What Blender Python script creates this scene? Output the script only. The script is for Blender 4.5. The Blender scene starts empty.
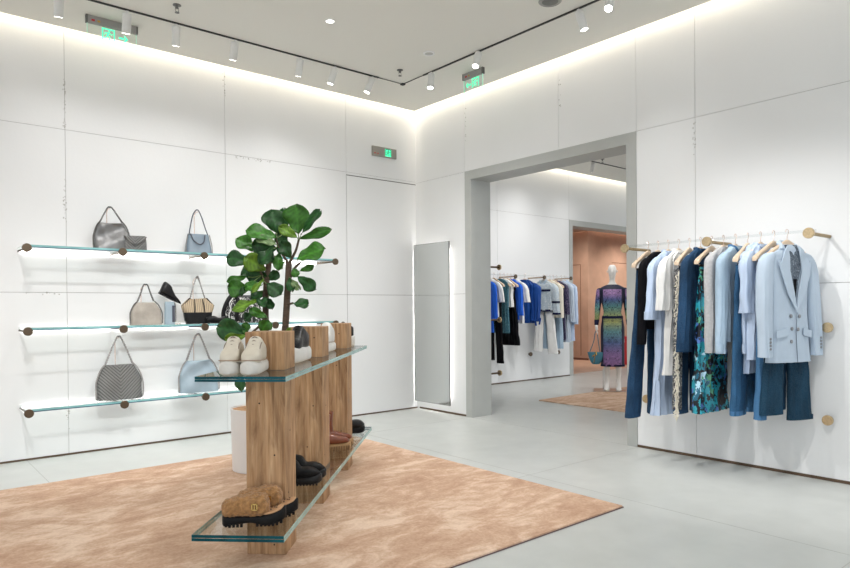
import bpy, math, random
from math import sin, cos, pi, radians, sqrt, floor
from mathutils import Vector, Matrix, Quaternion, noise
scn = bpy.context.scene
COL = scn.collection
R = radians

# ------------------------------------------------------------------ materials
MATS = {}
def mat(name, color, rough=0.6, metal=0.0, spec=0.5, emit=None, es=0.0, noise_amt=0.0, noise_scale=8.0,
        bump=0.0, bump_scale=60.0, stretch=(1, 1, 1), sheen=0.0, detail=4.0):
    if name in MATS: return MATS[name]
    m = bpy.data.materials.new(name); m.use_nodes = True
    nt = m.node_tree; b = nt.nodes['Principled BSDF']
    b.inputs['Base Color'].default_value = (*color, 1)
    b.inputs['Roughness'].default_value = rough
    b.inputs['Metallic'].default_value = metal
    b.inputs['Specular IOR Level'].default_value = spec
    if sheen: b.inputs['Sheen Weight'].default_value = sheen
    if emit:
        b.inputs['Emission Color'].default_value = (*emit, 1); b.inputs['Emission Strength'].default_value = es
    if noise_amt or bump:
        tc = nt.nodes.new('ShaderNodeTexCoord'); mp = nt.nodes.new('ShaderNodeMapping')
        mp.inputs['Scale'].default_value = stretch
        nt.links.new(tc.outputs['Object'], mp.inputs['Vector'])
    if noise_amt:
        n = nt.nodes.new('ShaderNodeTexNoise'); n.inputs['Scale'].default_value = noise_scale; n.inputs['Detail'].default_value = detail
        nt.links.new(mp.outputs['Vector'], n.inputs['Vector'])
        r = nt.nodes.new('ShaderNodeValToRGB')
        r.color_ramp.elements[0].position = 0.3; r.color_ramp.elements[1].position = 0.7
        r.color_ramp.elements[0].color = (*[max(0, c * (1 - noise_amt)) for c in color], 1)
        r.color_ramp.elements[1].color = (*[min(1, c * (1 + noise_amt)) for c in color], 1)
        nt.links.new(n.outputs['Fac'], r.inputs['Fac']); nt.links.new(r.outputs['Color'], b.inputs['Base Color'])
    if bump:
        n2 = nt.nodes.new('ShaderNodeTexNoise'); n2.inputs['Scale'].default_value = bump_scale; n2.inputs['Detail'].default_value = 3
        nt.links.new(mp.outputs['Vector'], n2.inputs['Vector'])
        bp = nt.nodes.new('ShaderNodeBump'); bp.inputs['Strength'].default_value = bump; bp.inputs['Distance'].default_value = 0.01
        nt.links.new(n2.outputs['Fac'], bp.inputs['Height']); nt.links.new(bp.outputs['Normal'], b.inputs['Normal'])
    MATS[name] = m
    return m

def nodes(name):
    m = bpy.data.materials.new(name); m.use_nodes = True; nt = m.node_tree
    MATS[name] = m
    return m, nt, nt.nodes['Principled BSDF']
def ramp(nt, fac, stops, interp='LINEAR'):
    r = nt.nodes.new('ShaderNodeValToRGB'); cr = r.color_ramp; cr.interpolation = interp
    while len(cr.elements) < len(stops): cr.elements.new(0.5)
    for e, (p, c) in zip(cr.elements, stops): e.position = p; e.color = (*c, 1)
    nt.links.new(fac, r.inputs['Fac']); return r.outputs['Color']
def objco(nt, scale=(1, 1, 1), loc=(0, 0, 0), rot=(0, 0, 0)):
    tc = nt.nodes.new('ShaderNodeTexCoord'); mp = nt.nodes.new('ShaderNodeMapping')
    mp.inputs['Scale'].default_value = scale; mp.inputs['Location'].default_value = loc; mp.inputs['Rotation'].default_value = rot
    nt.links.new(tc.outputs['Object'], mp.inputs['Vector']); return mp.outputs['Vector']
def noise_n(nt, vec, scale, detail=4, rough=.5, dist=0.0):
    n = nt.nodes.new('ShaderNodeTexNoise'); n.inputs['Scale'].default_value = scale; n.inputs['Detail'].default_value = detail
    n.inputs['Roughness'].default_value = rough; n.inputs['Distortion'].default_value = dist
    nt.links.new(vec, n.inputs['Vector']); return n.outputs['Fac']
def mathn(nt, op, a, b=None):
    n = nt.nodes.new('ShaderNodeMath'); n.operation = op
    for i, v in enumerate((a, b)):
        if v is None: continue
        if isinstance(v, (int, float)): n.inputs[i].default_value = v
        else: nt.links.new(v, n.inputs[i])
    return n.outputs[0]
def mixc(nt, fac, a, b, mode='MIX'):
    n = nt.nodes.new('ShaderNodeMix'); n.data_type = 'RGBA'; n.blend_type = mode
    if isinstance(fac, (int, float)): n.inputs[0].default_value = fac
    else: nt.links.new(fac, n.inputs[0])
    for i, v in ((6, a), (7, b)):
        if isinstance(v, tuple): n.inputs[i].default_value = (*v, 1)
        else: nt.links.new(v, n.inputs[i])
    return n.outputs[2]
def bumpn(nt, h, b, s=.3, d=.01):
    bp = nt.nodes.new('ShaderNodeBump'); bp.inputs['Strength'].default_value = s; bp.inputs['Distance'].default_value = d
    nt.links.new(h, bp.inputs['Height']); nt.links.new(bp.outputs['Normal'], b.inputs['Normal'])

WALL = mat('white_wall_paint', (.80, .806, .812), .62, bump=.06, bump_scale=35, noise_amt=.015, noise_scale=1.2)
JOINT = mat('wall_joint_shadow_gap', (.30, .29, .28), .9)
JOINTD = mat('door_joint_dark', (.09, .085, .08), .9)
CEIL = mat('ceiling_paint', (.76, .75, .70), .8)
BASE = mat('dark_brown_base', (.10, .06, .035), .6)
GREYF = mat('grey_metal_frame', (.45, .46, .445), .5, noise_amt=.03, noise_scale=5)
PINKW = mat('pink_plaster', (.61, .42, .335), .85, noise_amt=.10, noise_scale=3, bump=.25, bump_scale=14)
PINKJ = mat('pink_plaster_joint', (.22, .11, .08), .9)
BRASS = mat('aged_brass', (.34, .25, .13), .38, 1.0, noise_amt=.2, noise_scale=60)
BRASSL = mat('brushed_light_brass', (.60, .46, .28), .33, 1.0, noise_amt=.15, noise_scale=60)
BRONZE = mat('dark_bronze', (.13, .095, .065), .45, .8)
TRACKM = mat('black_track', (.025, .025, .025), .5)
HEADM = mat('white_lamp_body', (.72, .72, .70), .4)
LENS = mat('lamp_lens', (1, 1, 1), .3, emit=(1, .97, .92), es=14)
COVE = mat('cove_led_strip', (1, 1, 1), .4, emit=(1, .90, .74), es=13)
LEDW = mat('shelf_led_strip', (1, 1, 1), .4, emit=(1, .985, .96), es=12)
CHROME = mat('chrome', (.75, .75, .76), .15, 1)
DARKG = mat('dark_grey_metal', (.17, .17, .165), .4, .6)
BLACK = mat('matte_black', (.007, .007, .008), .55, spec=.2, bump=.3, bump_scale=90)
BLACKL = mat('black_leather', (.008, .008, .009), .35, spec=.3, bump=.25, bump_scale=70)
SKINW = mat('mannequin_white', (.82, .80, .77), .35)
HWOOD = mat('pale_hanger_wood', (.62, .48, .35), .45, noise_amt=.08, noise_scale=20, stretch=(1, 8, 8))
HWOODD = mat('hanger_wood_end_grain', (.46, .33, .21), .5)
HOOKM = mat('rose_gold_hook', (.80, .62, .54), .25, 1)
REDM = mat('red_enamel', (.55, .02, .03), .4)
WHITEP = mat('white_plastic', (.8, .8, .8), .4)
GREENE = mat('exit_green', (.05, .6, .32), .5, emit=(.08, 1, .5), es=1.0)
GOLD = mat('gold', (.8, .55, .2), .25, 1)

def concrete():
    m, nt, b = nodes('polished_concrete')
    v = objco(nt)
    n1 = noise_n(nt, v, .8, 5, .6, .6); n2 = noise_n(nt, v, 5, 4)
    c = ramp(nt, n1, [(.3, (.505, .525, .508)), (.7, (.585, .60, .585))])
    c2 = ramp(nt, n2, [(.35, (.95, .95, .95)), (.7, (1.02, 1.02, 1.02))])
    nt.links.new(mixc(nt, 1.0, c, c2, 'MULTIPLY'), b.inputs['Base Color'])
    rr = nt.nodes.new('ShaderNodeMapRange'); rr.inputs[3].default_value = .24; rr.inputs[4].default_value = .40
    nt.links.new(n1, rr.inputs[0]); nt.links.new(rr.outputs[0], b.inputs['Roughness'])
    b.inputs['Specular IOR Level'].default_value = .45
    bumpn(nt, noise_n(nt, v, 1.6, 3), b, .05, .02)
    return m
def rugmat(name='beige_pink_pile'):
    m, nt, b = nodes(name)
    v = objco(nt, (1, 1, 1), rot=(0, 0, .6)); v2 = objco(nt, (1, 1.7, 1), rot=(0, 0, -.5))
    n1 = noise_n(nt, v2, 1.7, 8, .66, 1.2); n2 = noise_n(nt, v, 60, 3); n3 = noise_n(nt, v2, 6, 6, .7, .8)
    f = mathn(nt, 'ADD', mathn(nt, 'MULTIPLY', n1, .6), mathn(nt, 'MULTIPLY', n3, .4))
    c = ramp(nt, f, [(.40, (.47, .285, .185)), (.5, (.58, .38, .26)), (.60, (.76, .575, .44))])
    c = mixc(nt, .12, c, ramp(nt, n2, [(.3, (.3, .2, .15)), (.7, (.95, .8, .7))]))
    nt.links.new(c, b.inputs['Base Color']); b.inputs['Roughness'].default_value = .95
    b.inputs['Sheen Weight'].default_value = .0; b.inputs['Specular IOR Level'].default_value = .15
    bumpn(nt, n2, b, .4, .004)
    return m
def woodmat():
    m, nt, b = nodes('reclaimed_wood')
    v = objco(nt, (1, 1, .07)); v3 = objco(nt, (1, 1, .25))
    n1 = noise_n(nt, v, 46, 6, .6, .4); n2 = noise_n(nt, v3, 7, 5, .6, 2.2)
    c = ramp(nt, n1, [(.26, (.20, .10, .045)), (.42, (.36, .205, .10)), (.56, (.47, .29, .155)), (.75, (.60, .41, .245))])
    c2 = ramp(nt, n2, [(.3, (.50, .42, .35)), (.5, (1, 1, 1)), (.75, (1.15, 1.08, 1.0))])
    nt.links.new(mixc(nt, .9, c, c2, 'MULTIPLY'), b.inputs['Base Color'])
    b.inputs['Roughness'].default_value = .7
    bumpn(nt, n1, b, .35, .004)
    return m
def denim(name, col, fade=.35):
    m, nt, b = nodes(name)
    v = objco(nt, (1, 1, .35)); n = noise_n(nt, v, 7, 5, .6, .3); n2 = noise_n(nt, objco(nt), 220, 2)
    lo = tuple(c * (1 - fade) for c in col); hi = tuple(min(1, c * (1 + fade * 1.1) + .003) for c in col)
    c = ramp(nt, n, [(.36, lo), (.66, hi)])
    c = mixc(nt, .04, c, ramp(nt, n2, [(.4, (.02, .03, .06)), (.6, (.45, .55, .68))]))
    nt.links.new(c, b.inputs['Base Color']); b.inputs['Roughness'].default_value = .85; b.inputs['Specular IOR Level'].default_value = .12
    bumpn(nt, noise_n(nt, objco(nt, (1.6, 1.6, .8)), 9, 3, .5, 1.0), b, .55, .02)
    return m
def floralmat():
    m, nt, b = nodes('teal_floral_satin')
    v = objco(nt, (1, 1, .7)); vor = nt.nodes.new('ShaderNodeTexVoronoi'); vor.inputs['Scale'].default_value = 30
    nd = nt.nodes.new('ShaderNodeTexNoise'); nd.inputs['Scale'].default_value = 16; nd.inputs['Detail'].default_value = 3
    nt.links.new(v, nd.inputs['Vector']); mv = nt.nodes.new('ShaderNodeMixRGB'); mv.inputs[0].default_value = .22
    nt.links.new(v, mv.inputs[1]); nt.links.new(nd.outputs['Color'], mv.inputs[2]); nt.links.new(mv.outputs[0], vor.inputs['Vector'])
    sep = nt.nodes.new('ShaderNodeSeparateColor'); nt.links.new(vor.outputs['Color'], sep.inputs[0])
    c = ramp(nt, sep.outputs[0], [(0, (.004, .006, .012)), (.33, (.01, .12, .2)), (.48, (.02, .32, .42)), (.63, (.03, .36, .46)), (.76, (.003, .004, .01)),
                                  (.88, (.10, .38, .22)), (.92, (.08, .18, .5)), (.98, (.45, .7, .85))], 'CONSTANT')
    nt.links.new(c, b.inputs['Base Color']); b.inputs['Roughness'].default_value = .35
    return m
def chevmat(name, c0, c1, freq=55.0, metal=.3, rough=.4):
    m, nt, b = nodes(name)
    v = objco(nt); s = nt.nodes.new('ShaderNodeSeparateXYZ'); nt.links.new(v, s.inputs[0])
    ax = mathn(nt, 'ABSOLUTE', s.outputs[0]); h = mathn(nt, 'SUBTRACT', s.outputs[2], ax)
    w = mathn(nt, 'SINE', mathn(nt, 'MULTIPLY', h, freq * 6.283))
    w = mathn(nt, 'ABSOLUTE', w)
    nt.links.new(ramp(nt, w, [(0, c0), (.6, c1)]), b.inputs['Base Color'])
    b.inputs['Roughness'].default_value = rough; b.inputs['Metallic'].default_value = metal
    bumpn(nt, w, b, .8, .006)
    return m
def stripesmat(name, base, line, freq, axis=0, width=.2, rough=.6):
    m, nt, b = nodes(name)
    v = objco(nt); s = nt.nodes.new('ShaderNodeSeparateXYZ'); nt.links.new(v, s.inputs[0])
    w = mathn(nt, 'FRACT', mathn(nt, 'MULTIPLY', s.outputs[axis], freq))
    nt.links.new(ramp(nt, w, [(0, line), (width, base)], 'CONSTANT'), b.inputs['Base Color'])
    b.inputs['Roughness'].default_value = rough
    return m
def bwmat(name='black_white_print', lo=(.01, .01, .012), hi=(.72, .72, .70), sc=26, thr=.5, st=(1, 1, .55)):
    m, nt, b = nodes(name)
    n = noise_n(nt, objco(nt, st), sc, 1.5, .5, 1.6)
    nt.links.new(ramp(nt, n, [(0, lo), (thr, hi), (thr + .045, lo)], 'CONSTANT'), b.inputs['Base Color'])
    b.inputs['Roughness'].default_value = .6
    return m
def dressmat():
    m, nt, b = nodes('ombre_lace_knit')
    v = objco(nt); s = nt.nodes.new('ShaderNodeSeparateXYZ'); nt.links.new(v, s.inputs[0])
    z = mathn(nt, 'DIVIDE', s.outputs[2], 1.8)
    g = ramp(nt, z, [(.20, (.30, .15, .36)), (.30, (.28, .17, .40)), (.39, (.10, .16, .36)), (.48, (.14, .34, .36)), (.56, (.36, .38, .12)),
                     (.61, (.32, .40, .16)), (.68, (.12, .34, .34)), (.735, (.08, .12, .32)), (.78, (.30, .17, .38)), (.85, (.34, .18, .40))])
    ax = mathn(nt, 'ABSOLUTE', s.outputs[0])
    cmb = nt.nodes.new('ShaderNodeCombineXYZ'); nt.links.new(ax, cmb.inputs[0]); nt.links.new(s.outputs[2], cmb.inputs[2])
    n = noise_n(nt, cmb.outputs[0], 13, 2, .5, 3.0)
    pat = ramp(nt, n, [(0, (0, 0, 0)), (.36, (0, 0, 0)), (.40, (1, 1, 1)), (.47, (0, 0, 0)), (.52, (1, 1, 1)), (.58, (0, 0, 0)), (.64, (1, 1, 1))])
    c = mixc(nt, mathn(nt, 'MULTIPLY', ramp(nt, n, [(.36, (1, 1, 1)), (.39, (0, 0, 0)), (.44, (.1, .1, .1)), (.47, (1, 1, 1)), (.50, (0, 0, 0)), (.55, (0, 0, 0)), (.57, (1, 1, 1)), (.61, (0, 0, 0))]), .95), g, (.010, .012, .04))
    zz = s.outputs[2]
    sk = mathn(nt, 'MULTIPLY', mathn(nt, 'GREATER_THAN', ax, .128), mathn(nt, 'LESS_THAN', ax, .18))
    sh = mathn(nt, 'GREATER_THAN', zz, 1.475)
    c = mixc(nt, mathn(nt, 'MAXIMUM', sk, sh), c, (.010, .012, .04))
    nt.links.new(c, b.inputs['Base Color']); b.inputs['Roughness'].default_value = .6
    return m
def glassmat(name, tint, gl_rough=.0, ior=1.5):
    m = bpy.data.materials.new(name); m.use_nodes = True; nt = m.node_tree; nt.nodes.clear()
    o = nt.nodes.new('ShaderNodeOutputMaterial'); mx = nt.nodes.new('ShaderNodeMixShader')
    t = nt.nodes.new('ShaderNodeBsdfTransparent'); t.inputs[0].default_value = (*tint, 1)
    g = nt.nodes.new('ShaderNodeBsdfGlossy'); g.inputs['Roughness'].default_value = gl_rough
    ge = nt.nodes.new('ShaderNodeNewGeometry'); dt = nt.nodes.new('ShaderNodeVectorMath'); dt.operation = 'DOT_PRODUCT'
    nt.links.new(ge.outputs['Normal'], dt.inputs[0]); nt.links.new(ge.outputs['Incoming'], dt.inputs[1])
    q = mathn(nt, 'POWER', mathn(nt, 'SUBTRACT', 1.0, mathn(nt, 'ABSOLUTE', dt.outputs['Value'])), 5.0)
    nt.links.new(mathn(nt, 'ADD', mathn(nt, 'MULTIPLY', q, .9), .035), mx.inputs[0]); nt.links.new(t.outputs[0], mx.inputs[1]); nt.links.new(g.outputs[0], mx.inputs[2])
    nt.links.new(mx.outputs[0], o.inputs[0]); MATS[name] = m
    return m
def mirrormat():
    m, nt, b = nodes('mirror_silver')
    b.inputs['Base Color'].default_value = (.74, .76, .745, 1); b.inputs['Metallic'].default_value = 1; b.inputs['Roughness'].default_value = .10
    return m
def leafmat():
    m, nt, b = nodes('fig_leaf_green')
    at = nt.nodes.new('ShaderNodeVertexColor'); at.layer_name = 'leafcol'
    n = noise_n(nt, objco(nt), 30, 3)
    c = mixc(nt, 1.0, at.outputs['Color'], ramp(nt, n, [(.3, (.75, .75, .75)), (.7, (1.2, 1.2, 1.15))]), 'MULTIPLY')
    nt.links.new(c, b.inputs['Base Color']); b.inputs['Roughness'].default_value = .42; b.inputs['Specular IOR Level'].default_value = .3
    b.inputs['Subsurface Weight'].default_value = 0.0
    return m
CONC = concrete(); RUG = rugmat(); WOOD = woodmat(); FLORAL = floralmat(); DRESS = dressmat()
GLASS = glassmat('clear_glass', (.955, .985, .975)); GLASSS = glassmat('sign_glass', (.97, 1.0, .985)); ACRYL = glassmat('clear_acrylic', (.93, .94, .94), .0)
EDGE_D = mat('glass_edge_dark_teal', (.003, .070, .092), .3, spec=.15, noise_amt=.5, noise_scale=9)  # end and side edges toned apart: the glass's view-dependent reflection painted in
EDGE_L = mat('glass_edge_pale_aqua', (.30, .50, .48), .2, spec=.5, noise_amt=.18, noise_scale=9)
EDGE_A = mat('glass_edge_aqua', (.22, .46, .47), .2, spec=.4, noise_amt=.25, noise_scale=5)
MIRROR = mirrormat(); LEAF = leafmat()
DEN_D = denim('dark_blue_denim', (.010, .042, .098)); DEN_M = denim('mid_blue_denim', (.022, .085, .18)); DEN_L = denim('light_blue_denim', (.060, .17, .33), .2)
DEN_T = denim('teal_dark_denim', (.005, .034, .066), .3); DEN_P = denim('pale_washed_denim', (.38, .50, .62), .12)

# ------------------------------------------------------------------ mesh builder
class MB:
    def __init__(s): s.v = []; s.f = []; s.mi = []; s.ms = []; s.vc = None
    def m(s, mt):
        if mt not in s.ms: s.ms.append(mt)
        return s.ms.index(mt)
    def add(s, vs, fs, mt=None):
        o = len(s.v); s.v += [tuple(v) for v in vs]
        k = s.m(mt) if mt is not None else 0
        for f in fs: s.f.append(tuple(i + o for i in f)); s.mi.append(k)
    def box(s, a, b, mt=None, M=None):
        x0, y0, z0 = a; x1, y1, z1 = b
        vs = [(x, y, z) for z in (z0, z1) for y in (y0, y1) for x in (x0, x1)]
        if M: vs = [M @ Vector(v) for v in vs]
        s.add(vs, [(0, 2, 3, 1), (4, 5, 7, 6), (0, 1, 5, 4), (2, 6, 7, 3), (0, 4, 6, 2), (1, 3, 7, 5)], mt)
    def loft(s, rings, mt=None, cap=True, closed=True):
        n = len(rings[0]); vs = [p for r in rings for p in r]; fs = []
        for i in range(len(rings) - 1):
            for j in range(n if closed else n - 1):
                k = (j + 1) % n
                fs.append((i * n + j, i * n + k, (i + 1) * n + k, (i + 1) * n + j))
        if cap and closed:
            fs.append(tuple(reversed(range(n)))); b = (len(rings) - 1) * n
            fs.append(tuple(b + j for j in range(n)))
        s.add(vs, fs, mt)
    def tube(s, pts, rad, n=8, mt=None, cap=True):
        pts = [Vector(p) for p in pts]; rings = []
        prev = None
        for i, p in enumerate(pts):
            t = (pts[min(i + 1, len(pts) - 1)] - pts[max(i - 1, 0)])
            if t.length < 1e-9: t = Vector((0, 0, 1))
            t.normalize()
            if prev is None:
                u = t.orthogonal().normalized()
            else:
                u = prev - t * prev.dot(t)
                if u.length < 1e-6: u = t.orthogonal()
                u.normalize()
            prev = u; w = t.cross(u)
            r = rad(i / (len(pts) - 1)) if callable(rad) else (rad[i] if isinstance(rad, (list, tuple)) else rad)
            rings.append([p + (u * cos(2 * pi * j / n) + w * sin(2 * pi * j / n)) * r for j in range(n)])
        s.loft(rings, mt, cap)
    def lathe(s, prof, n=24, mt=None, M=None, cap=True):
        rings = []
        for r, z in prof:
            ring = [Vector((max(r, 1e-4) * cos(2 * pi * j / n), max(r, 1e-4) * sin(2 * pi * j / n), z)) for j in range(n)]
            if M: ring = [M @ p for p in ring]
            rings.append(ring)
        s.loft(rings, mt, cap)
    def build(s, name, mt=None, parent=None, smooth=True, loc=None, bevel=0, sub=0, solid=0):
        me = bpy.data.meshes.new(name); me.from_pydata(s.v, [], s.f)
        ms = s.ms or [mt]
        for x in ms: me.materials.append(x)
        if len(ms) > 1:
            me.polygons.foreach_set('material_index', s.mi)
        if s.vc:
            a = me.color_attributes.new('leafcol', 'FLOAT_COLOR', 'POINT')
            for i, c in enumerate(s.vc): a.data[i].color = (*c, 1)
        me.update()
        import bmesh
        bm = bmesh.new(); bm.from_mesh(me); bmesh.ops.recalc_face_normals(bm, faces=bm.faces); bm.to_mesh(me); bm.free()
        if smooth:
            me.polygons.foreach_set('use_smooth', [True] * len(me.polygons))
            try: me.set_sharp_from_angle(angle=R(40))
            except Exception: pass
        o = bpy.data.objects.new(name, me); COL.objects.link(o)
        if parent: o.parent = parent
        if loc: o.location = loc
        if bevel:
            b = o.modifiers.new('bevel', 'BEVEL'); b.width = bevel; b.segments = 2; b.limit_method = 'ANGLE'
        if solid:
            b = o.modifiers.new('solid', 'SOLIDIFY'); b.thickness = solid; b.offset = 0
        if sub:
            b = o.modifiers.new('sub', 'SUBSURF'); b.levels = sub; b.render_levels = sub
        return o

def tag(o, label=None, cat=None, group=None, kind=None):
    if label: o['label'] = label
    if cat: o['category'] = cat
    if group: o['group'] = group
    if kind: o['kind'] = kind
    return o
def empty(name, loc=(0, 0, 0), rz=0.0, label=None, cat=None, group=None):
    o = bpy.data.objects.new(name, None); o.empty_display_size = .05; COL.objects.link(o)
    o.location = loc; o.rotation_euler = (0, 0, rz)
    return tag(o, label, cat, group)
def copy_tree(o, parent=None):
    c = o.copy(); COL.objects.link(c)
    if parent: c.parent = parent
    for ch in list(o.children): copy_tree(ch, c)
    return c
def crom(pts, n):
    """smooth interpolation through control tuples"""
    out = []
    P = [tuple(p) for p in pts]; P = [P[0]] + P + [P[-1]]
    segs = len(pts) - 1
    for k in range(n + 1):
        t = k / n * segs; i = min(int(t), segs - 1); u = t - i
        a, b, c, d = P[i], P[i + 1], P[i + 2], P[i + 3]
        out.append(tuple(.5 * (2 * b[j] + (c[j] - a[j]) * u + (2 * a[j] - 5 * b[j] + 4 * c[j] - d[j]) * u * u + (-a[j] + 3 * b[j] - 3 * c[j] + d[j]) * u ** 3) for j in range(len(b))))
    return out
def drape(mb, secs, n=40, lv=24, fold=.008, k=6, seed=0, e=.8, mt=None, cap=True, grow=1.0, asym=.6):
    """horizontal rings (z, cx, cy, hx, hy) hung like cloth, with folds deepening downwards"""
    rnd = random.Random(seed); p1, p2, p3 = (rnd.uniform(0, 6.28) for _ in range(3))
    S = crom(secs, lv); rings = []
    for li, (z, cx, cy, hx, hy) in enumerate(S):
        t = li / lv; ring = []; hx = max(hx, .002); hy = max(hy, .002)
        for j in range(n):
            a = 2 * pi * j / n; ca, sa = cos(a), sin(a)
            x = hx * (abs(ca) ** e) * (1 if ca >= 0 else -1); y = hy * (abs(sa) ** e) * (1 if sa >= 0 else -1)
            amp = fold * (t ** grow)
            ph = k * x / max(hx, .05) * 1.6
            d = amp * (sin(ph * 1.9 + p1 + z * 3) + asym * sin(ph * 3.3 + p2 - z * 5) + .3 * sin(ph * 6.1 + p3))
            d += .25 * fold * sin(z * 34 + x * 25 + p2)
            if abs(sa) > .05: y += d * (1 if True else 0)
            x += .4 * amp * sin(z * 17 + p3)
            ring.append((cx + x, cy + y, z))
        rings.append(ring)
    mb.loft(rings, mt, cap)
LEAVES = [(-2.694, -1.891, 1.813, -2.719, -1.906, 2.037, 0.174, 1),
 (-2.628, -1.816, 1.818, -2.532, -1.933, 2.013, 0.085, 0),
 (-2.627, -1.791, 1.787, -2.453, -1.975, 1.858, 0.07, 1),
 (-2.684, -1.85, 1.625, -2.535, -2.012, 1.708, 0.13, 1),
 (-2.737, -1.633, 1.839, -2.782, -1.632, 2.023, 0.156, 0),
 (-2.662, -1.63, 1.861, -2.689, -1.644, 2.042, 0.095, 0),
 (-2.799, -1.751, 1.786, -2.995, -1.625, 1.853, 0.114, 1),
 (-2.708, -1.906, 1.779, -2.832, -1.84, 1.867, 0.075, 2),
 (-2.809, -1.77, 1.731, -2.944, -1.695, 1.794, 0.068, 3),
 (-2.881, -1.579, 1.696, -3.017, -1.503, 1.799, 0.108, 1),
 (-2.951, -1.586, 1.607, -3.099, -1.502, 1.645, 0.115, 0),
 (-2.884, -1.735, 1.541, -3.024, -1.656, 1.638, 0.121, 2),
 (-2.772, -1.697, 1.708, -2.938, -1.596, 1.738, 0.116, 0),
 (-2.851, -1.787, 1.705, -2.947, -1.747, 1.583, 0.09, 0),
 (-2.704, -1.793, 1.635, -2.782, -1.766, 1.763, 0.1, 0),
 (-2.77, -1.725, 1.683, -2.791, -1.748, 1.543, 0.069, 1),
 (-2.722, -1.714, 1.609, -2.778, -1.706, 1.538, 0.039, 3),
 (-2.653, -1.838, 1.535, -2.585, -1.933, 1.571, 0.046, 1),
 (-2.698, -1.812, 1.558, -2.69, -1.859, 1.487, 0.054, 1),
 (-2.68, -1.855, 1.492, -2.597, -1.964, 1.391, 0.084, 0),
 (-2.711, -1.831, 1.29, -2.633, -1.935, 1.281, 0.076, 0),
 (-2.951, -1.548, 1.494, -3.088, -1.473, 1.463, 0.054, 1),
 (-2.945, -1.568, 1.393, -3.087, -1.488, 1.417, 0.123, 1),
 (-2.999, -1.614, 1.429, -3.041, -1.618, 1.346, 0.038, 0),
 (-2.818, -1.634, 1.493, -2.961, -1.553, 1.532, 0.116, 0),
 (-2.897, -1.725, 1.473, -2.989, -1.688, 1.367, 0.038, 2),
 (-2.852, -1.685, 1.445, -2.785, -1.781, 1.351, 0.107, 0),
 (-2.809, -1.616, 1.471, -2.757, -1.698, 1.531, 0.07, 0),
 (-2.829, -1.653, 1.331, -2.82, -1.7, 1.245, 0.054, 0),
 (-2.915, -1.659, 1.315, -3.086, -1.556, 1.24, 0.076, 2),
 (-2.859, -1.708, 1.177, -2.982, -1.643, 1.247, 0.061, 1),
 (-2.958, -1.587, 1.055, -3.166, -1.451, 1.112, 0.146, 0),
 (-2.993, -1.61, 1.042, -3.134, -1.532, 1.021, 0.061, 2),
 (-2.98, -1.582, 1.04, -2.992, -1.61, 1.148, 0.061, 1),
 (-2.901, -1.674, 1.063, -2.872, -1.736, 1.162, 0.084, 1),
 (-2.751, -1.774, 1.076, -2.718, -1.84, 1.084, 0.038, 2),
 (-2.732, -1.811, 1.488, -2.731, -1.852, 1.373, 0.061, 0),
 (-2.73, -1.838, 1.472, -2.7, -1.904, 1.387, 0.046, 3),
 (-2.863, -1.703, 1.33, -2.924, -1.692, 1.269, 0.076, 0),
 (-2.9, -1.697, 1.428, -3.018, -1.638, 1.413, 0.076, 1),
 (-2.817, -1.53, 1.584, -2.963, -1.447, 1.513, 0.102, 0),
 (-2.738, -1.596, 1.615, -2.829, -1.558, 1.692, 0.11, 0),
 (-2.648, -1.643, 1.742, -2.734, -1.609, 1.85, 0.095, 0),
 (-2.809, -1.578, 1.379, -2.918, -1.526, 1.324, 0.078, 0),
 (-3.052, -1.485, 0.84, -3.112, -1.474, 0.82, 0.054, 0),
 (-3.005, -1.524, 0.793, -3.014, -1.558, 0.612, 0.069, 0),
 (-2.879, -1.547, 1.223, -2.97, -1.51, 1.162, 0.07, 0)]
# ------------------------------------------------------------------ the shell
def structure(name, mb, mt=None, label=None, cat=None, **k):
    o = mb.build(name, mt, None, smooth=False, **k); return tag(o, label, cat, None, 'structure')
H = 3.643
def panel_wall(name, axis, off, back, us, zs, label, holes=(), gap=.0035, segs=None):
    """painted panels with thin joints over a dark backing; axis 0: wall in plane x=off, axis 1: plane y=off"""
    mb = MB(); d = .006 if back > off else -.006
    def bx(u0, u1, z0, z1, w0, w1, mt):
        w0, w1 = min(w0, w1), max(w0, w1)
        if axis == 1: mb.box((u0, w0, z0), (u1, w1, z1), mt)
        else: mb.box((w0, u0, z0), (w1, u1, z1), mt)
    for i in range(len(us) - 1):
        for j in range(len(zs) - 1):
            u0, u1, z0, z1 = us[i], us[i + 1], zs[j], zs[j + 1]
            if any(a <= u0 + 1e-6 and u1 <= b + 1e-6 and c <= z0 + 1e-6 and z1 <= dd + 1e-6 for a, b, c, dd in holes): continue
            bx(u0, u1, z0, z1, off + d, back, JOINT)
            g0 = gap / 2 if i else 0; g1 = gap / 2 if i < len(us) - 2 else 0
            bx(u0 + g0, u1 - g1, z0 + (gap / 2 if j else 0), z1 - (gap / 2 if j < len(zs) - 2 else 0), off, off + d, WALL)
    return structure(name, mb, None, label, 'wall')
ZT = 3.92
panel_wall('wall_left', 1, 0.0, .3, [-9, -6.7, -5.3, -3.885, -2.455, -1.02, 0.006], [0, 1.4, 2.8, ZT],
           'long white panelled wall carrying the glass shelves', holes=[(-1.02, .006, 0, 2.8)])
m = MB()
m.box((-1.02, .006, 0), (.006, .3, 2.8), JOINTD)
m.box((-1.016, 0, 0), (.006, .006, 1.398), WALL); m.box((-1.016, 0, 1.4015), (.006, .006, 2.762), WALL); m.box((-1.018, 0, 2.772), (.006, .006, 2.7985), WALL)
structure('door_1', m, None, 'flush white concealed door panel beside the mirror corner', 'door')
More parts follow.
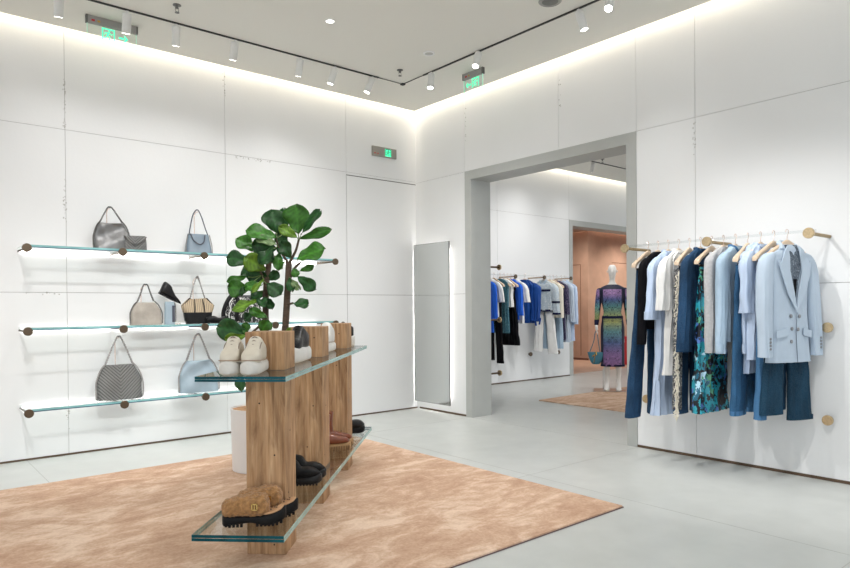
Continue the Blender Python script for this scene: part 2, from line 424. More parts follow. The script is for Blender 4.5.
# wall with the wide opening, two mesh runs
panel_wall('wall_right', 0, 0.0, .30, [-9, -6.4, -5.02, -3.616, -3.075, -2.219, -.885, 0.0], [0, 1.4, 2.785, ZT],
           'white panelled wall with the wide grey framed opening and clothes rail', holes=[(-3.075, -.885, 0, 2.785)])
m = MB(); m.box((0.0, 0.3, 0), (.30, 1.05, ZT))
structure('wall_end', m, WALL, 'white wall end between the two rooms behind the corner', 'wall')
panel_wall('wall_back', 1, 1.05, 1.35, [.30, 1.15, 2.55, 4.4, 7.2, 10], [0, 1.4, 2.8, ZT],
           'white panelled back wall of the second room with hanging clothes', holes=[(4.4, 7.2, 0, 2.8)])
# frames
def frame(name, axis, u0, u1, zt, w0, w1, wd, label):
    m = MB()
    def bx(a, b, z0, z1):
        if axis == 0: m.box((w0, a, z0), (w1, b, z1))
        else: m.box((a, w0, z0), (b, w1, z1))
    bx(u0, u0 + wd, 0, zt - wd); bx(u1 - wd, u1, 0, zt - wd); bx(u0, u1, zt - wd, zt)
    return structure(name, m, GREYF, label, 'opening frame', bevel=.002)
frame('trim_1', 0, -3.075, -.885, 2.785, -.006, .306, .1, 'wide grey metal frame around the opening to the second room')
frame('trim_2', 1, 4.4, 7.2, 2.8, 1.044, 1.356, .1, 'grey metal frame of the far opening to the pink room')
# floor
m = MB(); m.box((-11, -11, -.08), (14, 1.2, 0))
tag(m.build('floor', CONC, smooth=False), 'pale grey polished concrete floor with faint joints', 'floor', None, 'structure')
m = MB()
JF = mat('floor_joint', (.40, .41, .39), .5)
for y in (-.94, -3.08, -5.2): m.box((-9, y - .002, 0), (.0, y + .002, .0006))
for x in (-1.45, -4.2): m.box((x - .002, -9, 0), (x + .002, -.002, .0006))
m.box((-.002, -3.0, 0), (.002, -.95, .0006))
tag(m.build('floor_joint', JF, smooth=False), 'thin straight joints cut in the grey concrete floor', 'floor joint', None, 'structure')
# pink room
m = MB(); m.box((3.4, 1.2, -.08), (13, 7, 0)); m.box((3.4, 1.2, 0), (13, 7, .004))
PF = mat('pink_stone_floor', (.60, .41, .32), .5, noise_amt=.08, noise_scale=4)
tag(m.build('floor_pink', PF, smooth=False), 'warm pink floor of the far room beyond the second opening', 'floor', None, 'structure')
m = MB(); m.box((7.36, 2.8, .004), (12, 6, 3.15), PINKW)
g = .012
m.box((7.354, 3.0, .1), (7.361, 3.0 + g, 2.2), PINKJ); m.box((7.354, 3.0, 2.2), (7.361, 3.9, 2.2 + g), PINKJ)
m.box((8.3, 2.794, 2.27), (9.6, 2.801, 2.27 + g), PINKJ); m.box((9.6, 2.794, .1), (9.6 + g, 2.801, 2.27 + g), PINKJ)
m.box((7.352, 2.795, .004), (7.362, 6, .05), PINKJ)
structure('wall_pink', m, None, 'pink plaster wall block seen through the far opening', 'wall')
m = MB(); m.box((3.4, 1.35, 2.96), (12, 2.74, 3.0)); m.box((3.4, 2.74, 2.96), (7.3, 6, 3.0)); m.box((3.4, 1.35, 3.15), (12, 6, 3.2))
structure('ceiling_pink', m, mat('pink_ceiling', (.55, .40, .32), .8), 'pink ceiling of the far room', 'ceiling')
m = MB(); m.box((12, 1.2, 0), (12.1, 7, 3.2)); m.box((3.3, 1.35, 0), (3.4, 7, 3.2)); m.box((3.4, 6, 0), (12, 6.1, 3.2))
structure('wall_far', m, PINKW, 'pink plaster walls closing the far room', 'wall')
# ceilings
m = MB(); m.box((-9, -9, H), (-.085, -.085, H + .04)); m.box((-9, -9, ZT), (.30, .3, ZT + .05))
m.box((-9, -.4, H + .04), (-.4, -.38, ZT)); m.box((-.4, -9, H + .04), (-.38, -.38, ZT))
structure('ceiling', m, CEIL, 'pale grey ceiling of the front room with lit gaps along the walls', 'ceiling')
m = MB(); m.box((.385, -8, H), (10, .965, H + .04)); m.box((.30, -8, ZT), (10, 1.35, ZT + .05)); m.box((.385, .66, H + .04), (10, .68, ZT))
structure('ceiling_second_room', m, CEIL, 'pale grey ceiling of the second room', 'ceiling')
# base strips
m = MB(); m.box((-9, -.003, 0), (-.0, .003, .016)); structure('baseboard_left', m, BASE, 'thin dark brown recessed base under the shelf wall', 'baseboard')
m = MB(); m.box((-.003, -.885, 0), (.003, -.05, .022)); m.box((-.003, -9, 0), (.003, -3.075, .022)); structure('baseboard_right', m, BASE, 'thin dark brown base under the clothes rail wall', 'baseboard')
m = MB(); m.box((.30, 1.047, 0), (4.4, 1.053, .02)); structure('baseboard_back', m, BASE, 'thin dark base under the second room back wall', 'baseboard')
# cove lights in the ceiling gaps
def strip(name, a, b, mt, label):
    m = MB(); m.box(a, b); return tag(m.build(name, mt, smooth=False), label, 'strip light', None)
strip('cove_light', (-8.9, -.10, ZT - .10), (-.06, -.05, ZT - .08), COVE, 'warm strip light hidden in the ceiling gap above the shelf wall')
strip('cove_light', (-.10, -8.9, ZT - .10), (-.05, -.12, ZT - .08), COVE, 'warm strip light hidden in the ceiling gap above the framed opening')
strip('cove_light', (.6, .95, ZT - .10), (9.9, 1.0, ZT - .08), COVE, 'warm strip light in the ceiling gap of the second room')
COVEP = mat('cove_led_warm', (1, 1, 1), .4, emit=(1, .78, .6), es=7)
strip('cove_light', (7.3, 2.75, 3.08), (11.9, 2.78, 3.1), COVEP, 'warm strip light over the pink wall front')
strip('cove_light', (7.32, 2.80, 3.08), (7.35, 5.9, 3.1), COVEP, 'warm strip light over the side of the pink wall')
# rugs
m = MB(); m.box((-7.6, -3.985, 0.0006), (-1.62, -.975, .014))
o = tag(m.build('rug', RUG, smooth=False, bevel=.003), 'large beige pink wool rug under the wood and glass table', 'rug')
m = MB(); m.box((-7.605, -3.99, 0.0006), (-1.615, -.97, .005)); m.build('rug_backing', mat('rug_backing_dark', (.13, .08, .08), .9), o, smooth=False)
m = MB(); m.box((1.56, -3.4, 0.0), (4.3, -.63, .014))
tag(m.build('rug', RUG, smooth=False, bevel=.003), 'smaller beige pink rug under the mannequin in the second room', 'rug')

# chipped paint along the panel joints
WL = bpy.data.objects['wall_left']; WR = bpy.data.objects['wall_right']
CHIP = mat('chipped_plaster', (.45, .44, .42), .9)
def chips(par, axis, u0, z0, u1, z1, n, seed):
    rnd = random.Random(seed); m = MB()
    for k in range(n):
        t = rnd.random(); u = u0 + (u1 - u0) * t + rnd.uniform(-.012, .012); z = z0 + (z1 - z0) * t + rnd.uniform(-.012, .012); a = rnd.uniform(.002, .007); b = rnd.uniform(.002, .008)
        q = [(u - a, z - b * .6), (u + a * .7, z - b), (u + a, z + b * .5), (u - a * .4, z + b)]
        vs = [(p_[0], -.0006, p_[1]) if axis == 1 else (-.0006, p_[0], p_[1]) for p_ in q]
        m.add(vs, [(0, 1, 2, 3)], CHIP)
    m.build('chipped_paint', None, par, smooth=False)
for k, a in enumerate([(-3.89, 3.22, -3.89, 2.80, 26), (-3.893, 2.37, -3.893, 2.02, 24), (-2.46, 3.6, -2.46, 3.38, 12), (-2.36, 2.785, -1.96, 2.785, 30), (-3.89, .45, -3.89, .2, 10), (-4.2, 1.39, -3.95, 1.39, 10)]): chips(WL, 1, *a, k)
for k, a in enumerate([(-3.61, 2.74, -3.61, 2.45, 22), (-.9, 3.5, -.9, 3.1, 16), (-2.24, 3.5, -2.24, 3.2, 8)]): chips(WR, 0, *a, k + 20)

# mirror
mr = empty('mirror', (-.055, -.345, 1.05), 0, 'tall frameless back-lit mirror leaning flat in the wall corner', 'mirror')
m = MB(); m.box((0, -.318, -.945), (.008, .318, .96)); m.build('mirror_glass', MIRROR, mr, smooth=False)
m = MB()
for a, b in (((-.003, -.322, -.949), (.012, -.318, .964)), ((-.003, .318, -.949), (.012, .322, .964)), ((-.003, -.318, .96), (.012, .318, .964)), ((-.003, -.318, -.949), (.012, .318, -.945))): m.box(a, b)
m.build('mirror_edge', DARKG, mr, smooth=False)
m = MB(); m.box((.018, -.25, -.88), (.055, .25, .89)); m.build('backing_box', WHITEP, mr, smooth=False)
MLED = mat('mirror_led', (1, 1, 1), .4, emit=(1, .97, .92), es=11)
m = MB()
m.box((.022, -.262, -.88), (.045, -.252, .89)); m.box((.022, .252, -.88), (.045, .262, .89))
m.box((.022, -.25, .892), (.045, .25, .902)); m.box((.022, -.25, -.892), (.045, .25, -.882))
m.build('led_strip', MLED, mr, smooth=False)

# ------------------------------------------------------------------ track lights
def track(name, a, b, label):
    m = MB(); a = Vector(a); b = Vector(b); d = (b - a); w = Vector((-d.y, d.x, 0)).normalized() * .0065
    m.box((min(a.x - abs(w.x), b.x - abs(w.x)), min(a.y - abs(w.y), b.y - abs(w.y)), H - .012), (max(a.x, b.x) + abs(w.x), max(a.y, b.y) + abs(w.y), H))
    return tag(m.build(name, TRACKM, smooth=False), label, 'light track')
track('light_track', (-6.5, -.775, 0), (-1.12, -.775, 0), 'black ceiling track running along the shelf wall')
track('light_track', (-.80, -8, 0), (-.80, -1.12, 0), 'black ceiling track running towards the framed opening')
m = MB(); m.tube([(-1.12, -.775, H - .006), (-.8, -.775, H - .006), (-.8, -1.12, H - .006)], .004, 6, TRACKM); m.box((-.82, -.795, H - .014), (-.78, -.755, H))
tag(m.build('track_connector', TRACKM, smooth=False), 'thin wire connector joining the two ceiling tracks in the corner', 'connector')
track('light_track', (3.3, .22, 0), (8, .22, 0), 'black ceiling track in the second room beyond the opening')
def head_proto():
    r = empty('track_light', (0, 0, 0))
    m = MB(); m.lathe([(.012, 0), (.012, -.02), (.02, -.02), (.02, -.03)], 12); m.build('mount', HEADM, r)
    m = MB(); m.lathe([(.030, -.018), (.034, -.022), (.034, -.168), (.031, -.172), (.028, -.172), (.028, -.165)], 20, cap=True); c = m.build('lamp_body', HEADM, r)
    m = MB(); m.lathe([(.0275, -.1722), (.027, -.1735), (.001, -.1738)], 20); m.build('lens', LENS, r)
    return r
HP = head_proto(); first = [True]
def head(x, y, tx, ty, label, power=30, size=1.65, blend=1.0, z=H - .012, group=None):
    r = HP if first[0] else copy_tree(HP); first[0] = False
    r.location = (x, y, z); d = Vector((tx, ty, -1)).normalized()
    r.rotation_euler = Vector((0, 0, -1)).rotation_difference(d).to_euler()
    tag(r, label, 'spotlight', group)
    lamp(Vector((x, y, z)) + d * .18, d, power, size, blend)
    return r
def lamp(p, d, power, size=1.25, blend=.9, col=(1, .988, .972), rad=.03):
    l = bpy.data.lights.new('spot_lamp', 'SPOT'); l.energy = power; l.spot_size = size; l.spot_blend = blend; l.color = col; l.shadow_soft_size = rad
    o = bpy.data.objects.new('spot_lamp', l); COL.objects.link(o); o.location = p
    o.rotation_euler = Vector(d).to_track_quat('-Z', 'Y').to_euler()
    return o
P0 = 21
ords = ['first', 'second', 'third', 'fourth', 'fifth', 'sixth', 'seventh']
for i, (x, tx, ty) in enumerate([(-4.07, .05, .42), (-3.585, .04, .40), (-3.20, .12, .42), (-2.68, .02, .40), (-2.03, .06, .45), (-1.64, -.22, .30), (-1.19, -.32, .25)]):
    head(x, -.775, tx, ty, 'white cylinder spotlight on the shelf wall track, %s from the left' % ords[i], P0 * (.75 if i < 5 else .5), group='spotlights on the shelf wall track')
for i, (y, tx, ty, pw) in enumerate([(-1.25, -.20, -.1, 18), (-1.93, -.45, -.15, 30), (-3.06, .18, -.22, 30), (-3.37, -.65, -.25, 35)]):
    head(-.80, y, tx, ty, 'white cylinder spotlight on the right track, %s from the room corner' % ords[i], pw, group='spotlights on the right track')
head(3.98, .22, .35, .55, 'white spotlight tilted on the second room track', 16, group='second room spotlights')
head(3.1, .22, -.1, .55, 'white spotlight above the far clothes hidden over the frame', 14, group='second room spotlights')
# first two lamps from rack shadows, rest added fill, each aimed at a point
for x, y, tgt, pw, sz in [(-2.5, -3.38, (0, -4.4, .6), 165, .8), (-2.5, -4.94, (0, -4.2, .55), 115, .8), (-2.2, -2.4, (0, -1.6, 1.0), 30, 1.2),
                        (-4.6, -2.7, (-4.3, 0, .7), 85, 1.0), (-3.1, -2.7, (-3.0, 0, .6), 85, 1.0), (-1.7, -2.7, (-1.2, 0, .9), 70, 1.1), (-4.9, -4.4, (-3.9, 0, .7), 255, .5), (-3.4, -4.6, (-2.7, 0, .7), 255, .5), (-1.5, -2.2, (0, -.4, 1.0), 45, .9),
                        (-3.6, -4.6, (-3.4, -3.6, 0), 55, 1.5), (-1.4, -3.6, (-1.3, -3.6, 0), 70, 1.7), (-.9, -1.8, (-1.2, -1.6, 0), 80, 1.7),
                        (-4.9, -1.9, (-4.6, -1.6, 0), 55, 1.5), (-2.0, -1.4, (-2.0, -1.2, 0), 60, 1.6), (-5.6, -4.4, (-3.7, -3.1, .2), 50, 1.0), (-1.2, -5.6, (-1.0, -5.4, 0), 70, 1.7),
                        (1.6, -1.2, (2.2, 1.05, 1.3), 105, 1.2), (3.0, -1.2, (3.4, 1.05, 1.3), 110, 1.2), (1.4, -2.2, (3.1, -.7, 1.0), 95, .9), (2.0, -.8, (2.0, -.8, 0), 70, 1.7), (4.6, -.6, (4.4, -.6, 0), 60, 1.7)]:
    lamp((x, y, 3.55), Vector(tgt) - Vector((x, y, 3.55)), pw * .88, sz * 1.2, 1.0, rad=.16 if pw > 200 else .03)
lamp((6.1, 2.0, 2.9), (.6, .35, -1), 135, 2.0, 1, (1, .85, .7), .05)  # this lamp and the next are added to brighten the pink room
lamp((8.6, 1.7, 2.9), (-.1, .5, -1), 100, 2.0, 1, (1, .85, .7), .05)

# downlight, detectors, sprinklers
m = MB(); m.lathe([(.045, 0), (.045, -.004), (.036, -.006), (.034, -.002)], 24)
o = tag(m.build('downlight', WHITEP), 'small round recessed downlight alone in the middle of the ceiling', 'downlight'); o.location = (-2.218, -1.604, H)
m = MB(); m.lathe([(.033, -.003), (.001, -.0035)], 24); m.build('lens', mat('downlight_lens', (1, 1, 1), .4, emit=(1, .97, .92), es=3), o)
lamp((-2.218, -1.604, H - .03), (0, 0, -1), 20, 1.6, 1)
GD = mat('grille_grey', (.34, .34, .32), .5)
for i, (x, y, r, lb) in enumerate([(-1.129, -1.597, .055, 'small white round ceiling speaker near the corner sign'), (-1.07, -2.994, .09, 'larger grey round ceiling speaker at the top edge')]):
    m = MB(); m.lathe([(r, 0), (r, -.006), (r * .9, -.012), (r * .86, -.008)], 28); o = tag(m.build('ceiling_speaker', WHITEP if i == 0 else GD), lb, 'speaker'); o.location = (x, y, H)
    m = MB(); m.lathe([(r * .87, -.007), (.001, -.012)], 28); m.build('grille', mat('grille_pale', (.5, .5, .48), .6, bump=.4, bump_scale=400) if i == 0 else DARKG, o)
spr0 = None
for x, y, z, lb in [(-3.305, -1.096, H, 'small dark sprinkler head beside the left track'), (-1.071, -1.076, H, 'small dark sprinkler head beside the track corner'), (3.96, .03, H, 'tiny sprinkler head on the second room ceiling')]:
    if spr0 is None:
        r = empty('sprinkler', (x, y, z)); spr0 = r
        m = MB(); m.lathe([(.032, 0), (.032, -.004), (.012, -.010), (.010, -.028), (.006, -.03)], 18); m.build('escutcheon', DARKG, r)
        m = MB(); m.tube([(.012, 0, -.02), (.014, 0, -.045), (.003, 0, -.058)], .0025, 6); m.tube([(-.012, 0, -.02), (-.014, 0, -.045), (-.003, 0, -.058)], .0025, 6)
        m.lathe([(.018, -.058), (.018, -.061), (.002, -.062)], 14); m.build('deflector', DARKG, r)
    else: r = copy_tree(spr0)
    r.location = (x, y, z); tag(r, lb, 'sprinkler', 'sprinklers')

# exit signs
def runner(mb, cx, cz, s, y, mt):
    """green door square with a running figure"""
    t = .09 * s; w = .5 * s
    def bar(x0, z0, x1, z1, th):
        a = Vector((x0, 0, z0)); b = Vector((x1, 0, z1)); d = (b - a).normalized(); n = Vector((-d.z, 0, d.x)) * th / 2
        mb.add([(p.x, y + dy, p.z) for dy in (0, .0015) for p in (a - n, b - n, b + n, a + n)],
               [(0, 1, 2, 3), (7, 6, 5, 4), (0, 4, 5, 1), (1, 5, 6, 2), (2, 6, 7, 3), (3, 7, 4, 0)], mt)
    P = lambda x, z: (cx + x * s, cz + z * s)
    def B(x0, z0, x1, z1, th): bar(*P(x0, z0), *P(x1, z1), th * s)
    B(-.5, -.5, -.5, .5, .1); B(.5, -.5, .5, .5, .1); B(-.55, .5, .55, .5, .12)
    B(.02, .36, .14, .36, .13); B(.04, .24, -.10, -.05, .15); B(-.10, -.05, .12, -.2, .1); B(.12, -.2, .08, -.48, .09)
    B(-.10, -.05, -.2, -.28, .1); B(-.2, -.28, -.42, -.32, .09); B(.0, .2, -.28, .14, .08); B(-.28, .14, -.34, -.04, .07); B(.04, .2, .26, .04, .08); B(.26, .04, .36, .14, .07)
def arrow(mb, cx, cz, s, sgn, y, mt):
    x = lambda v: cx + v * s * sgn
    for pts in ([(-.5, -.1), (.1, -.1), (.1, .1), (-.5, .1)], [(.05, -.36), (.2, -.36), (.55, 0), (.2, .36), (.05, .36), (.25, 0)]):
        n = len(pts); vs = [(x(a), y + dy, cz + b * s) for dy in (0, .0015) for a, b in pts]
        mb.add(vs, [tuple(range(n)), tuple(range(2 * n - 1, n - 1, -1))] + [(i, i + n, (i + 1) % n + n, (i + 1) % n) for i in range(n)], mt)
def hung_sign(x, y, rz, L, run_x, arr_x, sgn, label):
    r = empty('exit_sign', (x, y, H), rz, label, 'exit sign')
    m = MB(); m.box((-L / 2, -.015, -.062), (L / 2, .015, 0)); m.build('housing', mat('sign_housing', (.34, .335, .32), .5, .2), r, smooth=False, bevel=.003)
    for x0 in (-L / 2 - .001, L / 2 - .012):
        m = MB(); m.box((x0, -.016, -.064), (x0 + .013, .016, 0)); m.build('end_cap', DARKG, r, smooth=False)
    m = MB(); m.box((-L / 2 + .01, -.004, -.20), (L / 2 - .01, .004, -.062), GLASSS); m.build('glass_panel', None, r, smooth=False)
    m = MB(); m.box((-L / 2 + .009, -.0045, -.20), (-L / 2 + .0115, .0045, -.062)); m.box((L / 2 - .0115, -.0045, -.20), (L / 2 - .009, .0045, -.062))
    m.build('lit_edge', mat('sign_edge_green', (.45, .75, .6), .4, emit=(.3, .9, .6), es=.35), r, smooth=False)
    m = MB(); runner(m, run_x, -.125, .09, -.0065, GREENE); arrow(m, arr_x, -.128, .07, sgn, -.0065, GREENE); m.build('pictogram', None, r, smooth=False)
    m = MB(); m.box((-L / 2 + .04, -.0165, -.045), (-L / 2 + .065, -.015, -.03), REDM); m.box((-L / 2 + .085, -.0165, -.045), (-L / 2 + .105, -.015, -.03), mat('amber', (.6, .35, .05), .4)); m.build('indicator', None, r, smooth=False)
    return r
hung_sign(-3.62, -.47, 0, .40, -.03, .085, 1, 'glass exit sign with running figure and right arrow, hung at upper left')
hung_sign(-.475, -1.52, R(-90), .29, .035, -.065, -1, 'glass exit sign with left arrow hung above the grey framed opening')
r = empty('exit_sign', (-.488, 0, 3.095), 0, 'grey wall-mounted exit sign plate above the concealed door', 'exit sign')
m = MB(); m.box((-.178, -.022, -.058), (.178, 0, .058)); m.build('plate', mat('sign_plate', (.30, .285, .26), .4, .5), r, smooth=False, bevel=.004)
m = MB(); m.box((.005, -.024, -.044), (.095, -.022, .044), GREENE); m.build('lit_square', None, r, smooth=False)
m = MB(); runner(m, .05, 0, .075, -.0262, mat('sign_dark_green', (.01, .12, .08), .5)); m.build('pictogram', None, r, smooth=False)
m = MB(); m.box((-.155, -.0235, -.03), (-.13, -.022, -.02)); m.box((-.11, -.0235, -.03), (-.09, -.022, -.02)); m.build('indicator', REDM, r, smooth=False)
# ------------------------------------------------------------------ wall shelves
SX = [-4.24, -3.535, -2.83, -2.12, -1.42]
MY = lambda x, y, z: Matrix.Translation((x, y, z)) @ Matrix.Rotation(R(90), 4, 'X')
for zz, lb in ((1.745, 'top'), (1.09, 'middle'), (.447, 'lowest')):
    r = empty('glass_shelf', (0, 0, zz), 0, 'long %s glass wall shelf on bronze disc brackets' % lb, 'shelf', 'glass wall shelves')
    m = MB(); m.box((-4.25, -.365, .0), (-1.41, -.015, .022), GLASS); m.build('glass_pane', None, r, smooth=False)
    m = MB(); m.box((-4.25, -.3655, .0), (-1.41, -.3651, .022), EDGE_A); m.box((-4.25, -.3658, -.0005), (-1.41, -.3655, .006), mat('glass_edge_deep', (.03, .07, .13), .15)); m.build('glass_edge', None, r, smooth=False)
    m = MB(); m.box((-4.24, -.014, -.009), (-1.42, -.003, -.003)); m.build('led_strip', LEDW, r, smooth=False)
    br = None
    for x in SX:
        if br is None:
            br = empty('bracket', (x, 0, -.006)); br.parent = r
            m = MB(); m.tube([(0, 0, 0), (0, -.38, 0)], .0085, 12); m.build('rod', BRONZE, br)
            m = MB(); m.lathe([(.032, .378), (.034, .380), (.034, .396), (.032, .398), (.001, .3985)], 24, None, MY(0, 0, 0) ); m.build('disc', BRONZE, br)
            br0 = br
        else:
            c = copy_tree(br0, r); c.location = (x, 0, -.006)

# ------------------------------------------------------------------ bags
def chain(mb, pts, r, mt, beads=True, lv=70):
    P = crom(pts, lv)
    mb.tube(P, (lambda t: r * (1 + .38 * sin(t * lv * 2.4))) if beads else r, 6, mt)
TAUPE = mat('taupe_suede', (.36, .325, .285), .8, noise_amt=.14, noise_scale=14, bump=.3, bump_scale=25)
GREYM = mat('grey_metallic_leather', (.20, .20, .20), .36, .55, noise_amt=.22, noise_scale=12, bump=.35, bump_scale=16)
BLUEB = mat('powder_blue_leather', (.33, .42, .49), .5, noise_amt=.07, noise_scale=10, bump=.3, bump_scale=18)
BLUEG = mat('slate_blue_leather', (.19, .25, .31), .42, noise_amt=.1, noise_scale=10)
CHEVL = chevmat('grey_chevron_quilt', (.02, .02, .02), (.175, .175, .17), 17, .15, .45)
CHEVS = chevmat('grey_chevron_quilt_small', (.02, .02, .02), (.19, .19, .185), 20, .15, .45)
STRAW = stripesmat('gold_striped_weave', (.46, .36, .24), (.10, .075, .05), 58, 0, .22, .7)
CHAIN = mat('gunmetal_chain', (.16, .155, .15), .35, .8)
CHAINL = mat('silver_chain', (.30, .285, .28), .45, .3)
BWP = bwmat()
def tote(name, loc, rz, w, h, dpt, hh, body, ch, label, top_w=.62, seed=1, stand=True, slouch=.012, hx=0.0, beads=.0058):
    r = empty(name, loc, rz, label, 'handbag')
    m = MB(); rnd = random.Random(seed); n = 48; lv = 22; rings = []
    for i in range(lv + 1):
        t = i / lv; z = h * t
        # width: straight sides, then shoulders falling in to the mouth
        if t < .5: ww = w / 2 * (1.0 - .03 * sin(t * 5))
        else:
            u = (t - .5) / .5; ww = w / 2 * (1 - .03 * sin(2.5)) * (1 - (1 - top_w) * (u ** 1.35))
        dd = dpt / 2 * (1 - .72 * t ** 1.2) + .006
        ring = []
        for j in range(n):
            a = 2 * pi * j / n; ca, sa = cos(a), sin(a)
            x = ww * (abs(ca) ** .55) * (1 if ca >= 0 else -1); y = dd * (abs(sa) ** .75) * (1 if sa >= 0 else -1)
            f = slouch * (sin(x * 38 + z * 22 + seed) * .6 + sin(x * 17 - z * 31 + seed * 2) * .8) * (1 if sa < 0 else -.6) * min(1, abs(sa) * 2) * (.4 + t)
            zz = z - (.018 * (1 - (x / (w / 2)) ** 2) if t > .9 else 0) * (t - .9) * 10
            ring.append((x, y + f, max(zz, 0)))
        rings.append(ring)
    m.loft(rings, body); m.build('bag_body', None, r)
    for s in (-1, 1):   # chain trim on both side edges
        m = MB()
        pts = [(s * w / 2 * 1.0, -dpt * .22, .01), (s * w / 2 * 1.02, -dpt * .2, h * .3), (s * w / 2 * .99, -dpt * .16, h * .52), (s * w / 2 * (.55 + top_w * .45), -dpt * .13, h * .82), (s * w / 2 * top_w, -.012, h * .99)]
        chain(m, pts, beads, ch)
        m.build('chain_trim', None, r)
    m = MB()
    for dy in (-.012, .012):
        pts = [(-w / 2 * top_w, dy, h * .98), (-w / 2 * top_w * .62 + hx * .5, dy * .6, h + hh * .45), (-.018 + hx, dy * .4, h + hh * .95), (.0 + hx, dy * .4, h + hh), (.018 + hx, dy * .4, h + hh * .95),
               (w / 2 * top_w * .62 + hx * .5, dy * .6, h + hh * .45), (w / 2 * top_w, dy, h * .98)]
        chain(m, pts, beads, ch, True, 90)
    m.build('chain_handle', None, r)
    if stand: bag_stand((loc[0], loc[1], loc[2]), rz, h + hh - .012, hx, 'thin metal display stand holding up the %s' % label.split(' on ')[0].split(' with ')[0])
    return r
def bag_stand(loc, rz, hgt, hx, label):
    r = empty('bag_stand', loc, rz, label, 'display stand', 'thin stands holding the bag handles')
    m = MB(); m.tube([(hx - .012, .095, .003), (hx - .012, .095, hgt * .93), (hx - .01, .05, hgt), (hx, -.005, hgt)], .0035, 6); m.build('rod', HOOKM, r)
    m = MB(); m.box((hx - .05, .076, 0), (hx + .03, .13, .004)); m.build('stand_base', BRONZE, r, smooth=False)
ZS1, ZS2, ZS3 = 1.768, 1.113, .470
tote('chain_tote_bag', (-3.575, -.2, ZS1), R(-6), .285, .245, .11, .125, GREYM, CHAIN, 'metallic dark grey slouchy tote bag with chain handle on the top shelf', seed=3, slouch=.013, hx=-.01)
tote('chain_tote_bag', (-3.295, -.2, ZS2), 0, .275, .215, .10, .145, TAUPE, CHAIN, 'taupe suede tote bag with thin chain handle on the middle shelf', seed=5, slouch=.006, top_w=.5, beads=.005)
tote('chain_tote_bag', (-3.525, -.2, ZS3), R(-3), .375, .315, .13, .23, CHEVL, CHAINL, 'grey chevron quilted tote bag with silver chain on the lowest shelf', seed=2, slouch=.003, top_w=.58, beads=.0065)
tote('chain_tote_bag', (-2.825, -.2, ZS3), R(-3), .37, .31, .13, .235, BLUEB, CHAINL, 'powder blue slouchy tote bag with silver chain on the lowest shelf', seed=7, slouch=.014, top_w=.58, beads=.0065)
# small chevron crossbody
r = empty('crossbody_bag', (-3.395, -.25, ZS1), R(-10), 'small grey chevron quilted crossbody bag leaning on the metallic tote', 'handbag')
m = MB(); rings = []
for i in range(13):
    t = i / 12; z = .128 * t; ww = .096 * (1 - .12 * t ** 3); dd = .035 * (1 - .45 * t)
    rings.append([((abs(cos(a)) ** .5) * ww * (1 if cos(a) >= 0 else -1), (abs(sin(a)) ** .7) * dd * (1 if sin(a) >= 0 else -1), z) for a in [2 * pi * j / 32 for j in range(32)]])
m.loft(rings, CHEVS); m.build('bag_body', None, r)
m = MB(); chain(m, [(-.09, -.03, .125), (-.05, -.045, .075), (.0, -.05, .045), (.045, -.045, .07), (.09, -.03, .12)], .0055, CHAIN); m.build('chain_strap', None, r)
# structured slate blue bag
r = empty('shoulder_bag', (-2.815, -.2, ZS1), R(-8), 'structured slate blue shoulder bag with dark strap on the top shelf', 'handbag')
m = MB(); rings = []
for i in range(15):
    t = i / 14; z = .185 * t; ww = .122 * (1 - .22 * t ** 1.3); dd = .062 * (1 - .55 * t)
    rings.append([((abs(cos(a)) ** .4) * ww * (1 if cos(a) >= 0 else -1), (abs(sin(a)) ** .6) * dd * (1 if sin(a) >= 0 else -1), z) for a in [2 * pi * j / 40 for j in range(40)]])
m.loft(rings, BLUEG); m.build('bag_body', None, r)
m = MB()
STR = mat('navy_strap', (.055, .06, .085), .45)
chain(m, [(-.085, -.02, .17), (-.075, -.02, .24), (-.045, 0, .36), (-.005, .0, .415), (.03, 0, .36), (.065, -.015, .24), (.085, -.02, .18)], .0055, STR, False); m.build('shoulder_strap', None, r)
m = MB(); chain(m, [(-.075, -.035, .185), (-.05, -.058, .12), (.0, -.066, .085), (.04, -.06, .11), (.055, -.04, .175)], .0055, STR, False); m.build('top_handle', None, r)
m = MB()
for s in (-1, 1): chain(m, [(s * .12, -.045, .005), (s * .117, -.04, .08), (s * .098, -.03, .18)], .0045, CHAINL)
m.build('edge_chain', None, r)
bag_stand((-2.815, -.2, ZS1), R(-8), .395, 0, 'thin metal display stand behind the structured slate blue shoulder bag')
# slim clutch stood on end
r = empty('slim_bag', (-3.085, -.2, ZS2), R(-20), 'slim pale blue bag stood upright beside the taupe tote', 'handbag')
m = MB(); rings = []
for i in range(9):
    t = i / 8; rings.append([((abs(cos(a)) ** .4) * (.047 - .004 * t) * (1 if cos(a) >= 0 else -1), (abs(sin(a)) ** .5) * .05 * (1 if sin(a) >= 0 else -1), .205 * t) for a in [2 * pi * j / 28 for j in range(28)]])
m.loft(rings, BLUEB); m.build('bag_body', None, r)
m = MB(); m.box((.022, -.054, .02), (.046, -.046, .17)); m.build('side_strap', STR, r, smooth=False, bevel=.002)
m = MB(); chain(m, [(.04, -.02, .2), (.052, -.05, .15), (.052, -.055, .02)], .004, CHAIN); m.build('edge_chain', None, r)
